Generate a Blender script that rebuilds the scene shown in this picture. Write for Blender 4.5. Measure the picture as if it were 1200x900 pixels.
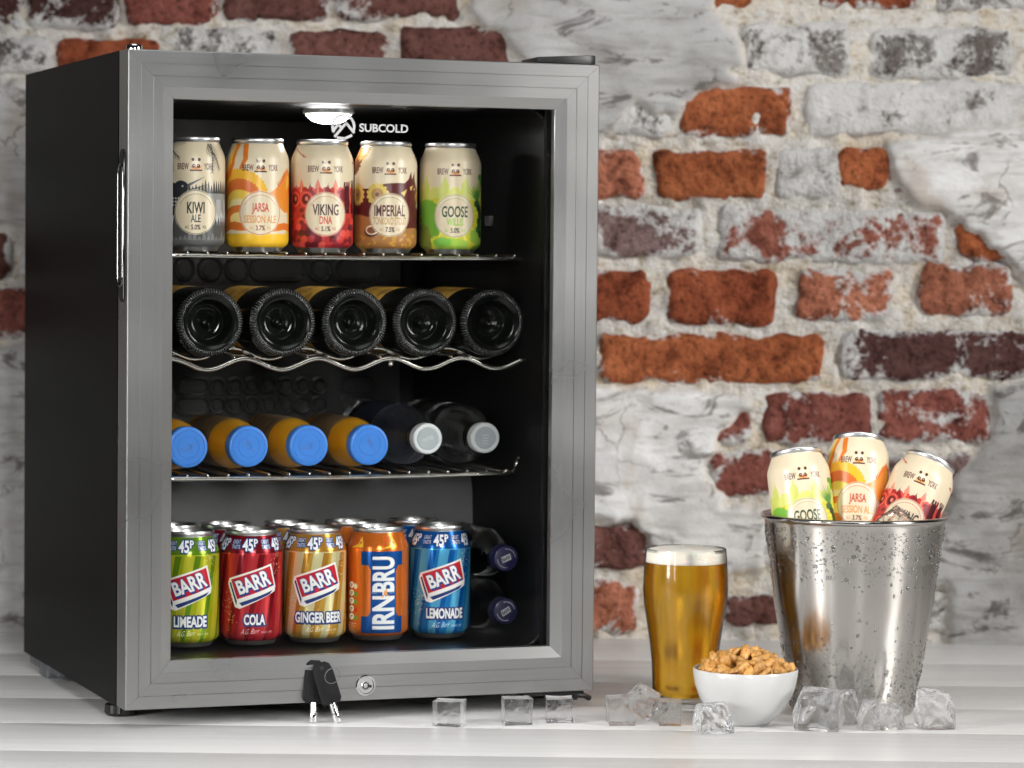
import bpy, bmesh, math, random
import numpy as np
from mathutils import Vector, Matrix
R = math.radians
PI = math.pi
for o in list(bpy.data.objects):
    bpy.data.objects.remove(o)
S = bpy.context.scene
COL = S.collection

# ------------------------------------------------------------------ camera
ZB = 0.020                      # height of the door's lower edge over the table
TH = 0.362111                   # the cooler is turned this much about z
CAMP = Vector((0.38395, -3.0592, 0.45334 + ZB))
cd = bpy.data.cameras.new('camera')
cam = bpy.data.objects.new('camera', cd); COL.objects.link(cam)
pitch, roll = 0.0400311, 0.0095288
fw = Vector((0, math.cos(pitch), -math.sin(pitch))); rt = Vector((1, 0, 0)); up = rt.cross(fw)
r2 = rt * math.cos(roll) + up * math.sin(roll); u2 = -rt * math.sin(roll) + up * math.cos(roll)
m = Matrix((r2, u2, -fw)).transposed().to_4x4(); m.translation = CAMP
cam.matrix_world = m
cd.sensor_width = 36; cd.lens = 3601.79 / 1200 * 36
cd.clip_start = 0.05; cd.clip_end = 60
cd.dof.use_dof = True; cd.dof.focus_distance = 3.10; cd.dof.aperture_fstop = 6.3
S.camera = cam

# ------------------------------------------------------------------ world, lamps, exposure
w = bpy.data.worlds.new("World"); S.world = w; w.use_nodes = True
bg = w.node_tree.nodes['Background']
bg.inputs[0].default_value = (0.9, 0.95, 1.0, 1); bg.inputs[1].default_value = 0.02
S.view_settings.view_transform = 'Standard'; S.view_settings.look = 'None'
S.view_settings.exposure = 0.0; S.view_settings.gamma = 1
S.render.engine = 'CYCLES'
S.cycles.max_bounces = 16; S.cycles.transmission_bounces = 14; S.cycles.transparent_max_bounces = 16
S.cycles.glossy_bounces = 6; S.cycles.diffuse_bounces = 4
S.cycles.use_denoising = True; S.cycles.blur_glossy = 0.6
S.cycles.sample_clamp_indirect = 6.0

def area(name, loc, target, sx, sy, power, col=(1, 1, 1), spread=180):
    l = bpy.data.lights.new(name, 'AREA'); l.shape = 'RECTANGLE'; l.size = sx; l.size_y = sy
    l.energy = power; l.color = col; l.spread = R(spread)
    o = bpy.data.objects.new(name, l); COL.objects.link(o); o.location = loc
    o.rotation_euler = (Vector(target) - Vector(loc)).to_track_quat('-Z', 'Y').to_euler()
    return o
area('softbox_right', (2.25, -0.80, 1.0), (0.55, 0.1, 0.35), 0.45, 1.2, 9.8, (1, .985, .96), 85)
area('softbox_left', (-1.30, -1.30, 0.65), (0.70, 0.06, 0.15), 0.34, 1.1, 7.8, (1, .99, .98), 72)
area('softbox_top', (0.25, -1.0, 2.1), (0.25, -0.72, 0.0), 1.9, 0.8, 6.0, (1, 1, 1), 95)
area('fill_front', (0.85, -3.3, 1.15), (0.12, 0.2, 0.34), 0.5, 0.9, 1.5, (1, 1, 1), 24)  # fill lamp added to reach the inside of the cooler
area('strip_left', (-0.95, -2.05, 0.62), (0.26, 0.1, 0.36), 0.20, 1.1, 0.5, (1, 1, 1), 34)
sp = bpy.data.lights.new('wall_spot', 'SPOT'); sp.energy = 30; sp.spot_size = R(42); sp.spot_blend = 1.0; sp.shadow_soft_size = 0.12
so = bpy.data.objects.new('wall_spot', sp); COL.objects.link(so); so.location = (1.25, -0.55, 1.70)
so.rotation_euler = (Vector((0.72, 0.79, 0.34)) - so.location).to_track_quat('-Z', 'Y').to_euler()

# ------------------------------------------------------------------ node helpers
def nmat(name):
    mt = bpy.data.materials.new(name); mt.use_nodes = True
    return mt, mt.node_tree, mt.node_tree.nodes['Principled BSDF']
def lk(t, a, b): t.links.new(a, b)
def nnode(t, kind, **kw):
    n = t.nodes.new(kind)
    for k, v in kw.items(): setattr(n, k, v)
    return n
def ramp(t, src, stops):
    r = nnode(t, 'ShaderNodeValToRGB'); e = r.color_ramp.elements
    while len(e) < len(stops): e.new(0.5)
    for i, (p, c) in enumerate(stops):
        e[i].position = p; e[i].color = (c[0], c[1], c[2], 1) if not isinstance(c, (int, float)) else (c, c, c, 1)
    lk(t, src, r.inputs[0]); return r
def noise(t, scale, detail=4, rough=.55, vec=None, dist=0):
    n = nnode(t, 'ShaderNodeTexNoise'); n.inputs['Scale'].default_value = scale; n.inputs['Detail'].default_value = detail
    n.inputs['Roughness'].default_value = rough; n.inputs['Distortion'].default_value = dist
    if vec is not None: lk(t, vec, n.inputs['Vector'])
    return n
def coords(t, which='Object', scale=(1, 1, 1)):
    c = nnode(t, 'ShaderNodeTexCoord'); mp = nnode(t, 'ShaderNodeMapping'); mp.inputs['Scale'].default_value = scale
    lk(t, c.outputs[which], mp.inputs['Vector']); return mp.outputs['Vector']
def mixc(t, fac, a, b, mode='MIX'):
    x = nnode(t, 'ShaderNodeMix', data_type='RGBA', blend_type=mode)
    for s, v in ((x.inputs[0], fac), (x.inputs[6], a), (x.inputs[7], b)):
        if isinstance(v, (int, float)): s.default_value = v
        elif isinstance(v, tuple): s.default_value = (*v[:3], 1)
        else: lk(t, v, s)
    return x.outputs[2]
def bump(t, p, height, strength=.3, dist=.001):
    b = nnode(t, 'ShaderNodeBump'); b.inputs['Strength'].default_value = strength; b.inputs['Distance'].default_value = dist
    lk(t, height, b.inputs['Height']); lk(t, b.outputs[0], p.inputs['Normal']); return b
def simple(name, col, rough=.4, metal=0, coat=0, spec=.5, var=.12, vscale=60, trans=0, ior=1.45, rvar=.06):
    mt, t, p = nmat(name)
    v = coords(t)
    n = noise(t, vscale, 4, .6, v)
    c = ramp(t, n.outputs[0], [(.25, tuple(x * (1 - var) for x in col)), (.75, tuple(min(1, x * (1 + var)) for x in col))])
    lk(t, c.outputs[0], p.inputs['Base Color'])
    rr = ramp(t, n.outputs[0], [(.2, max(0, rough - rvar)), (.8, min(1, rough + rvar))]); lk(t, rr.outputs[0], p.inputs['Roughness'])
    p.inputs['Metallic'].default_value = metal; p.inputs['Coat Weight'].default_value = coat; p.inputs['Coat Roughness'].default_value = .08
    p.inputs['Specular IOR Level'].default_value = spec; p.inputs['Transmission Weight'].default_value = trans; p.inputs['IOR'].default_value = ior
    return mt

# ------------------------------------------------------------------ mesh helpers
class MB:
    def __init__(s): s.v = []; s.f = []; s.m = []
    def add(s, vs, fs, mi=0):
        b = len(s.v); s.v += [tuple(x) for x in vs]
        for f in fs: s.f.append(tuple(i + b for i in f)); s.m.append(mi)
        return s
    def box(s, x0, x1, y0, y1, z0, z1, mi=0):
        v = [(x0, y0, z0), (x1, y0, z0), (x1, y1, z0), (x0, y1, z0), (x0, y0, z1), (x1, y0, z1), (x1, y1, z1), (x0, y1, z1)]
        return s.add(v, [(0, 3, 2, 1), (4, 5, 6, 7), (0, 1, 5, 4), (1, 2, 6, 5), (2, 3, 7, 6), (3, 0, 4, 7)], mi)
    def lathe(s, prof, n=48, mi=0, axis='z', c=(0, 0, 0), close=False, mod=None):
        vs = []
        for k, (r, z) in enumerate(prof):
            for i in range(n):
                a = 2 * PI * i / n; rr = r if mod is None else mod(r, z, a, k)
                x, y = rr * math.cos(a), rr * math.sin(a)
                p = (x, y, z) if axis == 'z' else (x, z, y) if axis == 'y' else (z, x, y)
                vs.append((p[0] + c[0], p[1] + c[1], p[2] + c[2]))
        fs = []
        L = len(prof)
        for k in range(L - 1 if not close else L):
            k2 = (k + 1) % L
            for i in range(n):
                j = (i + 1) % n
                q = (k * n + i, k * n + j, k2 * n + j, k2 * n + i)
                fs.append(q if axis != 'y' else q[::-1])
        if not close:
            if prof[0][0] > 1e-6: fs.append(tuple(range(n))[::-1] if axis != 'y' else tuple(range(n)))
            if prof[-1][0] > 1e-6: fs.append(tuple((L - 1) * n + i for i in range(n)) if axis != 'y' else tuple((L - 1) * n + i for i in range(n))[::-1])
        return s.add(vs, fs, mi)
    def tube(s, pts, r, n=8, closed=False, mi=0):
        P = [Vector(p) for p in pts]; L = len(P); vs = []
        for i, p in enumerate(P):
            a = P[(i - 1) % L] if (closed or i > 0) else p; b = P[(i + 1) % L] if (closed or i < L - 1) else p
            t = (b - a).normalized()
            ref = Vector((0, 0, 1)) if abs(t.z) < .9 else Vector((1, 0, 0))
            n1 = t.cross(ref).normalized(); n2 = t.cross(n1)
            for k in range(n):
                an = 2 * PI * k / n
                vs.append(p + n1 * (r * math.cos(an)) + n2 * (r * math.sin(an)))
        fs = []
        for i in range(L if closed else L - 1):
            i2 = (i + 1) % L
            for k in range(n):
                k2 = (k + 1) % n
                fs.append((i * n + k, i * n + k2, i2 * n + k2, i2 * n + k))
        if not closed: fs += [tuple(range(n))[::-1], tuple((L - 1) * n + k for k in range(n))]
        return s.add(vs, fs, mi)
    def prism(s, poly, y0, y1, mi=0):       # polygon in (x, z), extruded along y
        n = len(poly); vs = [(x, y0, z) for x, z in poly] + [(x, y1, z) for x, z in poly]
        fs = [tuple(range(n)), tuple(range(2 * n - 1, n - 1, -1))] + [(i, i + n, (i + 1) % n + n, (i + 1) % n) for i in range(n)]
        return s.add(vs, fs, mi)
    def mesh(s, name, mats, smooth=35, bevel=0, fix=True):
        me = bpy.data.meshes.new(name); me.from_pydata(s.v, [], s.f)
        for q in (mats if isinstance(mats, (list, tuple)) else [mats]): me.materials.append(q)
        me.polygons.foreach_set('material_index', s.m)
        if fix or bevel:
            b = bmesh.new(); b.from_mesh(me)
            if fix:
                bmesh.ops.remove_doubles(b, verts=b.verts, dist=1e-7)
                bmesh.ops.recalc_face_normals(b, faces=b.faces)
            if bevel:
                ed = [e for e in b.edges if len(e.link_faces) == 2 and e.calc_face_angle(0) > R(40)]
                bmesh.ops.bevel(b, geom=ed, offset=bevel, segments=2, profile=.6, affect='EDGES', clamp_overlap=True)
            b.to_mesh(me); b.free()
        if smooth:
            me.polygons.foreach_set('use_smooth', [True] * len(me.polygons))
            if smooth < 180: me.set_sharp_from_angle(angle=R(smooth))
        me.update(); return me

def link(name, me, parent=None, loc=None, rot=None):
    o = bpy.data.objects.new(name, me); COL.objects.link(o)
    if parent is not None: o.parent = parent
    if loc is not None: o.location = loc
    if rot is not None: o.rotation_euler = rot
    return o
def tag(o, label, cat, group=None, kind=None):
    if label: o['label'] = label
    if cat: o['category'] = cat
    if group: o['group'] = group
    if kind: o['kind'] = kind
    return o
def thing(name, label, cat, loc=(0, 0, 0), rot=(0, 0, 0), group=None, kind=None):
    o = link(name, None, None, loc, rot); o.empty_display_size = .02
    return tag(o, label, cat, group, kind)
def FW(x, y, z):                                  # cooler coordinates -> world (z over the door's lower edge)
    c, s_ = math.cos(TH), math.sin(TH)
    return Vector((c * x - s_ * y, s_ * x + c * y, z + ZB))

# numpy value noise
_rng = np.random.RandomState(11); _tab = _rng.rand(8, 256, 256)
def vn(x, y, k=0):
    xi = np.floor(x).astype(int); yi = np.floor(y).astype(int); fx = x - xi; fy = y - yi
    fx = fx * fx * (3 - 2 * fx); fy = fy * fy * (3 - 2 * fy); T = _tab[k % 8]
    a = T[xi & 255, yi & 255]; b = T[(xi + 1) & 255, yi & 255]; c = T[xi & 255, (yi + 1) & 255]; d = T[(xi + 1) & 255, (yi + 1) & 255]
    return (a * (1 - fx) + b * fx) * (1 - fy) + (c * (1 - fx) + d * fx) * fy
def fbm(x, y, s, o=4, k=0):
    r = 0; am = 1; tot = 0
    for i in range(o):
        r = r + am * vn(x * s + 17.3 * i + 40, y * s + 9.1 * i + 40, k + i); tot += am; am *= .5; s *= 2.03
    return r / tot

# ================================================================== MATERIALS
def brushed(name, sc, base=(.345, .345, .34), rough=.29):
    mt, t, p = nmat(name)
    v = coords(t, 'Object', sc); n = noise(t, 1.0, 3, .6, v)
    n2 = noise(t, 6, 2, .5, coords(t))
    c = ramp(t, n.outputs[0], [(.3, tuple(b * .94 for b in base)), (.7, tuple(b * 1.05 for b in base))])
    lk(t, c.outputs[0], p.inputs['Base Color']); p.inputs['Metallic'].default_value = .92
    rr = ramp(t, n2.outputs[0], [(.3, rough - .04), (.7, rough + .05)]); lk(t, rr.outputs[0], p.inputs['Roughness'])
    bump(t, p, n.outputs[0], .06, .0004); return mt
M = {}
M['steel_h'] = brushed('brushed_steel_horizontal', (10, 300, 2600))
M['steel_v'] = brushed('brushed_steel_vertical', (2600, 300, 10))
M['cabinet'] = simple('black_cabinet_paint', (.004, .004, .004), .32, 0, 0, .5, .1, 900, ior=1.09)
M['liner'] = simple('black_inner_plastic', (.006, .006, .0063), .42, spec=.4)
M['hump'] = simple('dark_grey_inner_plastic', (.095, .095, .095), .45)
M['evap'] = simple('black_plate_paint', (.050, .050, .050), .42)
M['blackp'] = simple('black_plastic', (.012, .012, .012), .38)
M['gasket'] = simple('black_rubber', (.015, .015, .015), .30)
M['handle'] = simple('dark_chrome', (.30, .30, .30), .16, 1)
M['chrome'] = simple('chrome', (.80, .80, .80), .09, 1, var=.03, rvar=.03)
M['darkhole'] = simple('dark_recess', (.006, .006, .006), .6)
M['galv'] = simple('galvanised_steel', (.22, .23, .24), .45, .8)
M['wire'] = simple('polished_wire', (.78, .76, .70), .20, 1, var=.05)
M['alu'] = simple('can_aluminium', (.74, .74, .74), .33, 1, var=.05)
M['alud'] = simple('scored_aluminium', (.5, .5, .5), .3, 1)
M['print'] = simple('white_print', (.46, .46, .46), .5, var=.03)
def clear_pane():
    mt, t, p = nmat('clear_door_glass')
    tr = nnode(t, 'ShaderNodeBsdfTransparent'); tr.inputs[0].default_value = (.97, .975, .97, 1)
    gl = nnode(t, 'ShaderNodeBsdfGlossy'); gl.inputs['Roughness'].default_value = .0
    n = noise(t, 8, 2, .5, coords(t)); rr = ramp(t, n.outputs[0], [(.3, .004), (.8, .02)]); lk(t, rr.outputs[0], gl.inputs['Roughness'])
    fr = nnode(t, 'ShaderNodeFresnel'); fr.inputs[0].default_value = 1.13
    mx = nnode(t, 'ShaderNodeMixShader'); lk(t, fr.outputs[0], mx.inputs[0]); lk(t, tr.outputs[0], mx.inputs[1]); lk(t, gl.outputs[0], mx.inputs[2])
    lk(t, mx.outputs[0], t.nodes['Material Output'].inputs['Surface']); return mt
M['pane'] = clear_pane()
def emis(name, col, st):
    mt, t, p = nmat(name)
    n = noise(t, 300, 2, .5, coords(t)); c = ramp(t, n.outputs[0], [(.3, tuple(x * .8 for x in col)), (.7, col)])
    lk(t, c.outputs[0], p.inputs['Emission Color']); p.inputs['Emission Strength'].default_value = st
    p.inputs['Base Color'].default_value = (.8, .8, .8, 1); p.inputs['Roughness'].default_value = .2; return mt
M['led'] = emis('lit_lamp_lens', (1, .99, .97), 60)
M['lens'] = simple('lamp_housing', (.75, .75, .75), .25, .3)

# ================================================================== TABLE
def table_mat():
    mt, t, p = nmat('white_painted_wood')
    g = nnode(t, 'ShaderNodeNewGeometry'); mp = nnode(t, 'ShaderNodeMapping'); mp.inputs['Scale'].default_value = (1.6, 34, 34); lk(t, g.outputs['Position'], mp.inputs[0])
    n1 = noise(t, 1.0, 6, .62, mp.outputs[0], .6)
    mp2 = nnode(t, 'ShaderNodeMapping'); mp2.inputs['Scale'].default_value = (5, 260, 260); lk(t, g.outputs['Position'], mp2.inputs[0])
    n2 = noise(t, 1.0, 4, .6, mp2.outputs[0], .3)
    c1 = ramp(t, n1.outputs[0], [(.24, (.68, .665, .65)), (.42, (.77, .76, .75)), (.58, (.82, .815, .805)), (.8, (.85, .845, .84))])
    c2 = ramp(t, n2.outputs[0], [(.30, .91), (.55, 1.0)])
    c = mixc(t, .6, c1.outputs[0], c2.outputs[0], 'MULTIPLY')
    lk(t, c, p.inputs['Base Color'])
    rr = ramp(t, n1.outputs[0], [(.3, .42), (.7, .26)]); lk(t, rr.outputs[0], p.inputs['Roughness'])
    mm = nnode(t, 'ShaderNodeMath', operation='ADD'); lk(t, n1.outputs[0], mm.inputs[0]); lk(t, n2.outputs[0], mm.inputs[1])
    bump(t, p, mm.outputs[0], .25, .0012); return mt
M['table'] = table_mat()
tb = thing('table', 'white painted wooden tabletop under the drinks cooler', 'table', (0, 0, 0), kind='structure')
YAW = -0.033
edges = [-0.62, -0.46, -0.30, -0.13, 0.046, 0.22, 0.40, 0.59, 0.83]
for i in range(len(edges) - 1):
    b = MB(); b.box(-1.4, 2.3, edges[i] + .0004, edges[i + 1] - .0004, -.030, 0.0)
    link('tabletop_board', b.mesh('tabletop_board', M['table'], 30, .0012), tb, (0, 0, -0.00008 * (i % 2)), (0, 0, YAW * .45))

# ================================================================== BRICK WALL
def PW(px, py):                                   # wall position (u along the wall, z) of a spot read off the photograph
    u0 = -0.2645 + (px / 1200) * 1.2811 ; u1 = -0.2622 + (px / 1200) * 1.2917
    t0 = .7949 + (px / 1200) * .0086; hgt = 738 + (px / 1200) * 16
    k = py / hgt
    return (u0 + (u1 - u0) * k, t0 * (1 - k))
wall = thing('brick_wall', 'old brick wall with peeling whitewash and plaster behind the table', 'wall', (0, .8123, 0), (0, 0, YAW))
def inpoly(X, Y, poly):
    c = np.zeros(X.shape, bool); n = len(poly)
    for i in range(n):
        x1, y1 = poly[i]; x2, y2 = poly[(i + 1) % n]
        if y1 == y2: continue
        c ^= ((y1 > Y) != (y2 > Y)) & (X < (x2 - x1) * (Y - y1) / (y2 - y1) + x1)
    return c
plaster = [  # outlines of the plaster still on the wall, photograph pixels
    [(540, -60), (700, -60), (860, -60), (838, 14), (862, 40), (872, 74), (856, 84), (872, 96), (840, 104), (802, 118), (796, 136), (768, 134), (746, 118), (735, 140), (700, 168), (660, 150), (630, 90), (606, 52), (572, 34), (556, 10)],
    [(1066, 236), (1046, 200), (1036, 176), (1052, 164), (1080, 158), (1140, 150), (1300, 140), (1500, 150), (1500, 420), (1290, 380), (1196, 320), (1150, 278), (1120, 255), (1094, 243)],
    [(560, 455), (700, 452), (806, 455), (876, 462), (880, 478), (862, 490), (846, 508), (838, 524), (826, 548), (838, 566), (850, 590), (900, 592), (1010, 584), (1010, 612), (900, 600), (900, 660), (850, 668), (776, 660), (762, 632), (740, 612), (700, 606), (560, 610)],
    [(1166, 450), (1300, 440), (1500, 452), (1500, 770), (1110, 770), (1110, 690), (1040, 640), (1110, 600), (1120, 560), (1140, 530), (1166, 510)],
    [(-300, 404), (-20, 402), (60, 400), (120, 404), (120, 770), (-300, 770)],
    [(-250, 88), (20, 96), (60, 110), (90, 180), (60, 262), (20, 262), (-250, 250)],
]
pp = [[PW(*q) for q in poly] for poly in plaster]
GU, GZ = np.meshgrid(np.arange(-.95, 2.0, .0042), np.arange(-.012, 1.02, .0042))
wob = (fbm(GU, GZ, 60, 3, 2) - .5) * .016; wob2 = (fbm(GU, GZ, 55, 3, 5) - .5) * .016
pm = np.zeros(GU.shape, bool); tone_falloff = np.ones(GU.shape)
for poly, tn in zip(pp, (.62, 1.0, .98, .54, .70, .68)):  # sheets' own greys, with the wall's light falloff put into the colour
    q_ = inpoly(GU + wob, GZ + wob2, poly); pm |= q_; tone_falloff[q_] = tn
def blur(a, n=1):
    for _ in range(n):
        a = (a + np.roll(a, 1, 0) + np.roll(a, -1, 0) + np.roll(a, 1, 1) + np.roll(a, -1, 1)) / 5
    return a
pmf = blur(pm.astype(float), 1)
hgt = .0015 + (fbm(GU, GZ, 48, 5, 1) - .5) * .018 + (fbm(GU, GZ * 1.6, 11, 3, 3) - .5) * .010
hpl = .020 + (fbm(GU * .85, GZ * 1.15, 20, 5, 6) - .5) * .013
H_ = hgt * (1 - pmf) + hpl * pmf
ny, nx = GU.shape
vs = np.stack([GU.ravel(), -H_.ravel(), GZ.ravel()], 1)
idx = np.arange(ny * nx).reshape(ny, nx)
fs = np.stack([idx[:-1, :-1].ravel(), idx[:-1, 1:].ravel(), idx[1:, 1:].ravel(), idx[1:, :-1].ravel()], 1)
me = bpy.data.meshes.new('mortar'); me.from_pydata(vs.tolist(), [], fs.tolist())
me.polygons.foreach_set('use_smooth', [True] * len(me.polygons))
at = me.attributes.new('plaster', 'FLOAT', 'POINT'); at.data.foreach_set('value', pmf.ravel().astype(np.float32))
at = me.attributes.new('tone_falloff', 'FLOAT', 'POINT'); at.data.foreach_set('value', blur(tone_falloff, 2).ravel().astype(np.float32))
def wall_mat():
    mt, t, p = nmat('mortar_and_plaster')
    g = coords(t, 'Object')
    a = nnode(t, 'ShaderNodeAttribute', attribute_name='plaster')
    st = nnode(t, 'ShaderNodeMapping'); st.inputs['Scale'].default_value = (1, 1, 1.7); lk(t, g, st.inputs[0])
    nb = noise(t, 7, 6, .6, st.outputs[0], .4); nf = noise(t, 60, 5, .65, st.outputs[0]); nm = noise(t, 22, 5, .7, st.outputs[0], .8)
    mort = ramp(t, nf.outputs[0], [(.28, (.28, .22, .16)), (.39, (.66, .60, .50)), (.49, (.84, .80, .74)), (.70, (.89, .875, .85))])
    warm = noise(t, 14, 4, .6, g); wm = ramp(t, warm.outputs[0], [(.36, (1.0, .84, .60)), (.52, (1, 1, 1))])
    mort2 = mixc(t, .55, mort.outputs[0], wm.outputs[0], 'MULTIPLY')
    lo = noise(t, 9, 3, .5, st.outputs[0], .3)
    pl0 = ramp(t, lo.outputs[0], [(.30, (.60, .585, .565)), (.46, (.78, .77, .755)), (.60, (.88, .875, .865))])
    # long soft scrapes, warm stains, dark patches where the skin has worn through, and hairline cracks
    sc_ = nnode(t, 'ShaderNodeMapping'); sc_.inputs['Scale'].default_value = (1, 1, 5.5); lk(t, g, sc_.inputs[0])
    ns_ = noise(t, 16, 5, .6, sc_.outputs[0], .4); s1 = ramp(t, ns_.outputs[0], [(.36, (.70, .68, .66)), (.52, (1, 1, 1))]); pl1 = mixc(t, .75, pl0.outputs[0], s1.outputs[0], 'MULTIPLY')
    nw_ = noise(t, 6.5, 4, .6, g, .6); w1 = ramp(t, nw_.outputs[0], [(.55, 0), (.68, .55)]); pl2 = mixc(t, w1.outputs[0], pl1, (.50, .41, .33))
    sd_ = nnode(t, 'ShaderNodeMapping'); sd_.inputs['Scale'].default_value = (1, 1, 2.4); lk(t, g, sd_.inputs[0])
    nd_ = noise(t, 12, 6, .68, sd_.outputs[0], .7); d1 = ramp(t, nd_.outputs[0], [(.56, 0), (.615, .72), (.70, .9)]); pl3 = mixc(t, d1.outputs[0], pl2, (.17, .145, .135))
    wv = noise(t, 11, 4, .6, g); va = nnode(t, 'ShaderNodeVectorMath', operation='MULTIPLY_ADD'); lk(t, wv.outputs['Color'], va.inputs[0]); va.inputs[1].default_value = (.16, .16, .16); lk(t, g, va.inputs[2])
    vo = nnode(t, 'ShaderNodeTexVoronoi', feature='DISTANCE_TO_EDGE'); vo.inputs['Scale'].default_value = 6.0; lk(t, va.outputs[0], vo.inputs['Vector'])
    ck = ramp(t, vo.outputs['Distance'], [(.004, 1), (.015, 0)]); cm = ramp(t, nw_.outputs[0], [(.50, 0), (.58, .6)]); ckm = nnode(t, 'ShaderNodeMath', operation='MULTIPLY'); lk(t, ck.outputs[0], ckm.inputs[0]); lk(t, cm.outputs[0], ckm.inputs[1])
    pl = nnode(t, 'ShaderNodeMix', data_type='RGBA'); lk(t, ckm.outputs[0], pl.inputs[0]); lk(t, pl3, pl.inputs[6]); pl.inputs[7].default_value = (.20, .17, .15, 1)
    tn = nnode(t, 'ShaderNodeAttribute', attribute_name='tone_falloff'); cx_ = nnode(t, 'ShaderNodeCombineColor')
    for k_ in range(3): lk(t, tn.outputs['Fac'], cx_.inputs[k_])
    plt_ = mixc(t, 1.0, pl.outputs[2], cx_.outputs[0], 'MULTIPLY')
    col = mixc(t, a.outputs['Fac'], mort2, plt_)
    pmask = a.outputs['Fac']
    dk = ramp(t, nb.outputs[0], [(.34, (.30, .28, .27)), (.43, (.86, .85, .84)), (.50, (1, 1, 1))])
    col = mixc(t, .35, col, dk.outputs[0], 'MULTIPLY')
    fine = noise(t, 240, 3, .6, g); fr = ramp(t, fine.outputs[0], [(.3, .80), (.65, 1.05)])
    ff = nnode(t, 'ShaderNodeMapRange'); ff.inputs[3].default_value = .75; ff.inputs[4].default_value = .25; lk(t, pmask, ff.inputs[0])
    col = mixc(t, ff.outputs[0], col, fr.outputs[0], 'MULTIPLY')
    lk(t, col, p.inputs['Base Color']); p.inputs['Roughness'].default_value = .9; p.inputs['Specular IOR Level'].default_value = .15
    ad = nnode(t, 'ShaderNodeMath', operation='ADD'); lk(t, nf.outputs[0], ad.inputs[0]); lk(t, fine.outputs[0], ad.inputs[1])
    bn = bump(t, p, ad.outputs[0], .9, .006); fb = nnode(t, 'ShaderNodeMapRange'); fb.inputs[3].default_value = .9; fb.inputs[4].default_value = .22; lk(t, pmask, fb.inputs[0]); lk(t, fb.outputs[0], bn.inputs['Strength']); return mt
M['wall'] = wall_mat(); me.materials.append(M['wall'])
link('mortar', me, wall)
def brick_mat():
    mt, t, p = nmat('weathered_brick')
    oi = nnode(t, 'ShaderNodeObjectInfo'); g = nnode(t, 'ShaderNodeNewGeometry')
    n1 = noise(t, 34, 6, .65, g.outputs['Position'], .5); n2 = noise(t, 130, 4, .7, g.outputs['Position']); n3 = noise(t, 16, 5, .65, g.outputs['Position'], 1.0)
    v1 = ramp(t, n1.outputs[0], [(.30, (.30, .24, .24)), (.46, (.92, .88, .86)), (.66, (1.3, 1.38, 1.4))])
    c = mixc(t, 1.0, oi.outputs['Color'], v1.outputs[0], 'MULTIPLY')
    v2 = ramp(t, n2.outputs[0], [(.34, .34), (.47, .98), (.7, 1.2)]); c = mixc(t, .9, c, v2.outputs[0], 'MULTIPLY')
    # whitewash left on the brick: amount from the object's alpha
    s = nnode(t, 'ShaderNodeMath', operation='ADD'); lk(t, n3.outputs[0], s.inputs[0]); lk(t, oi.outputs['Alpha'], s.inputs[1])
    ed = nnode(t, 'ShaderNodeAttribute', attribute_name='edge'); se = nnode(t, 'ShaderNodeMath', operation='MULTIPLY_ADD'); lk(t, ed.outputs['Fac'], se.inputs[0]); se.inputs[1].default_value = .16; lk(t, s.outputs[0], se.inputs[2])
    s2 = nnode(t, 'ShaderNodeMath', operation='MULTIPLY_ADD'); lk(t, n2.outputs[0], s2.inputs[0]); s2.inputs[1].default_value = .40; lk(t, se.outputs[0], s2.inputs[2])
    mk = ramp(t, s2.outputs[0], [(.90, 0), (1.02, 1)]) 
    ww = ramp(t, n1.outputs[0], [(.28, (.34, .32, .30)), (.40, (.70, .68, .66)), (.56, (.87, .855, .835))])
    c = mixc(t, mk.outputs[0], c, ww.outputs[0])
    lk(t, c, p.inputs['Base Color']); p.inputs['Roughness'].default_value = .88; p.inputs['Specular IOR Level'].default_value = .2
    ad = nnode(t, 'ShaderNodeMath', operation='ADD'); lk(t, n1.outputs[0], ad.inputs[0]); lk(t, n2.outputs[0], ad.inputs[1])
    bump(t, p, ad.outputs[0], 1.0, .009); return mt
M['brick'] = brick_mat()
BC = dict(o=((.50, .150, .060), .02), do=((.36, .095, .042), .02), s=((.54, .20, .12), .10), ps=((.46, .16, .11), .20), r=((.33, .11, .085), .08),
          b=((.20, .085, .07), .06), db=((.12, .055, .05), .17), g=((.26, .235, .22), .24), pg=((.26, .17, .16), .20), gw=((.34, .31, .29), .34))
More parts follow.
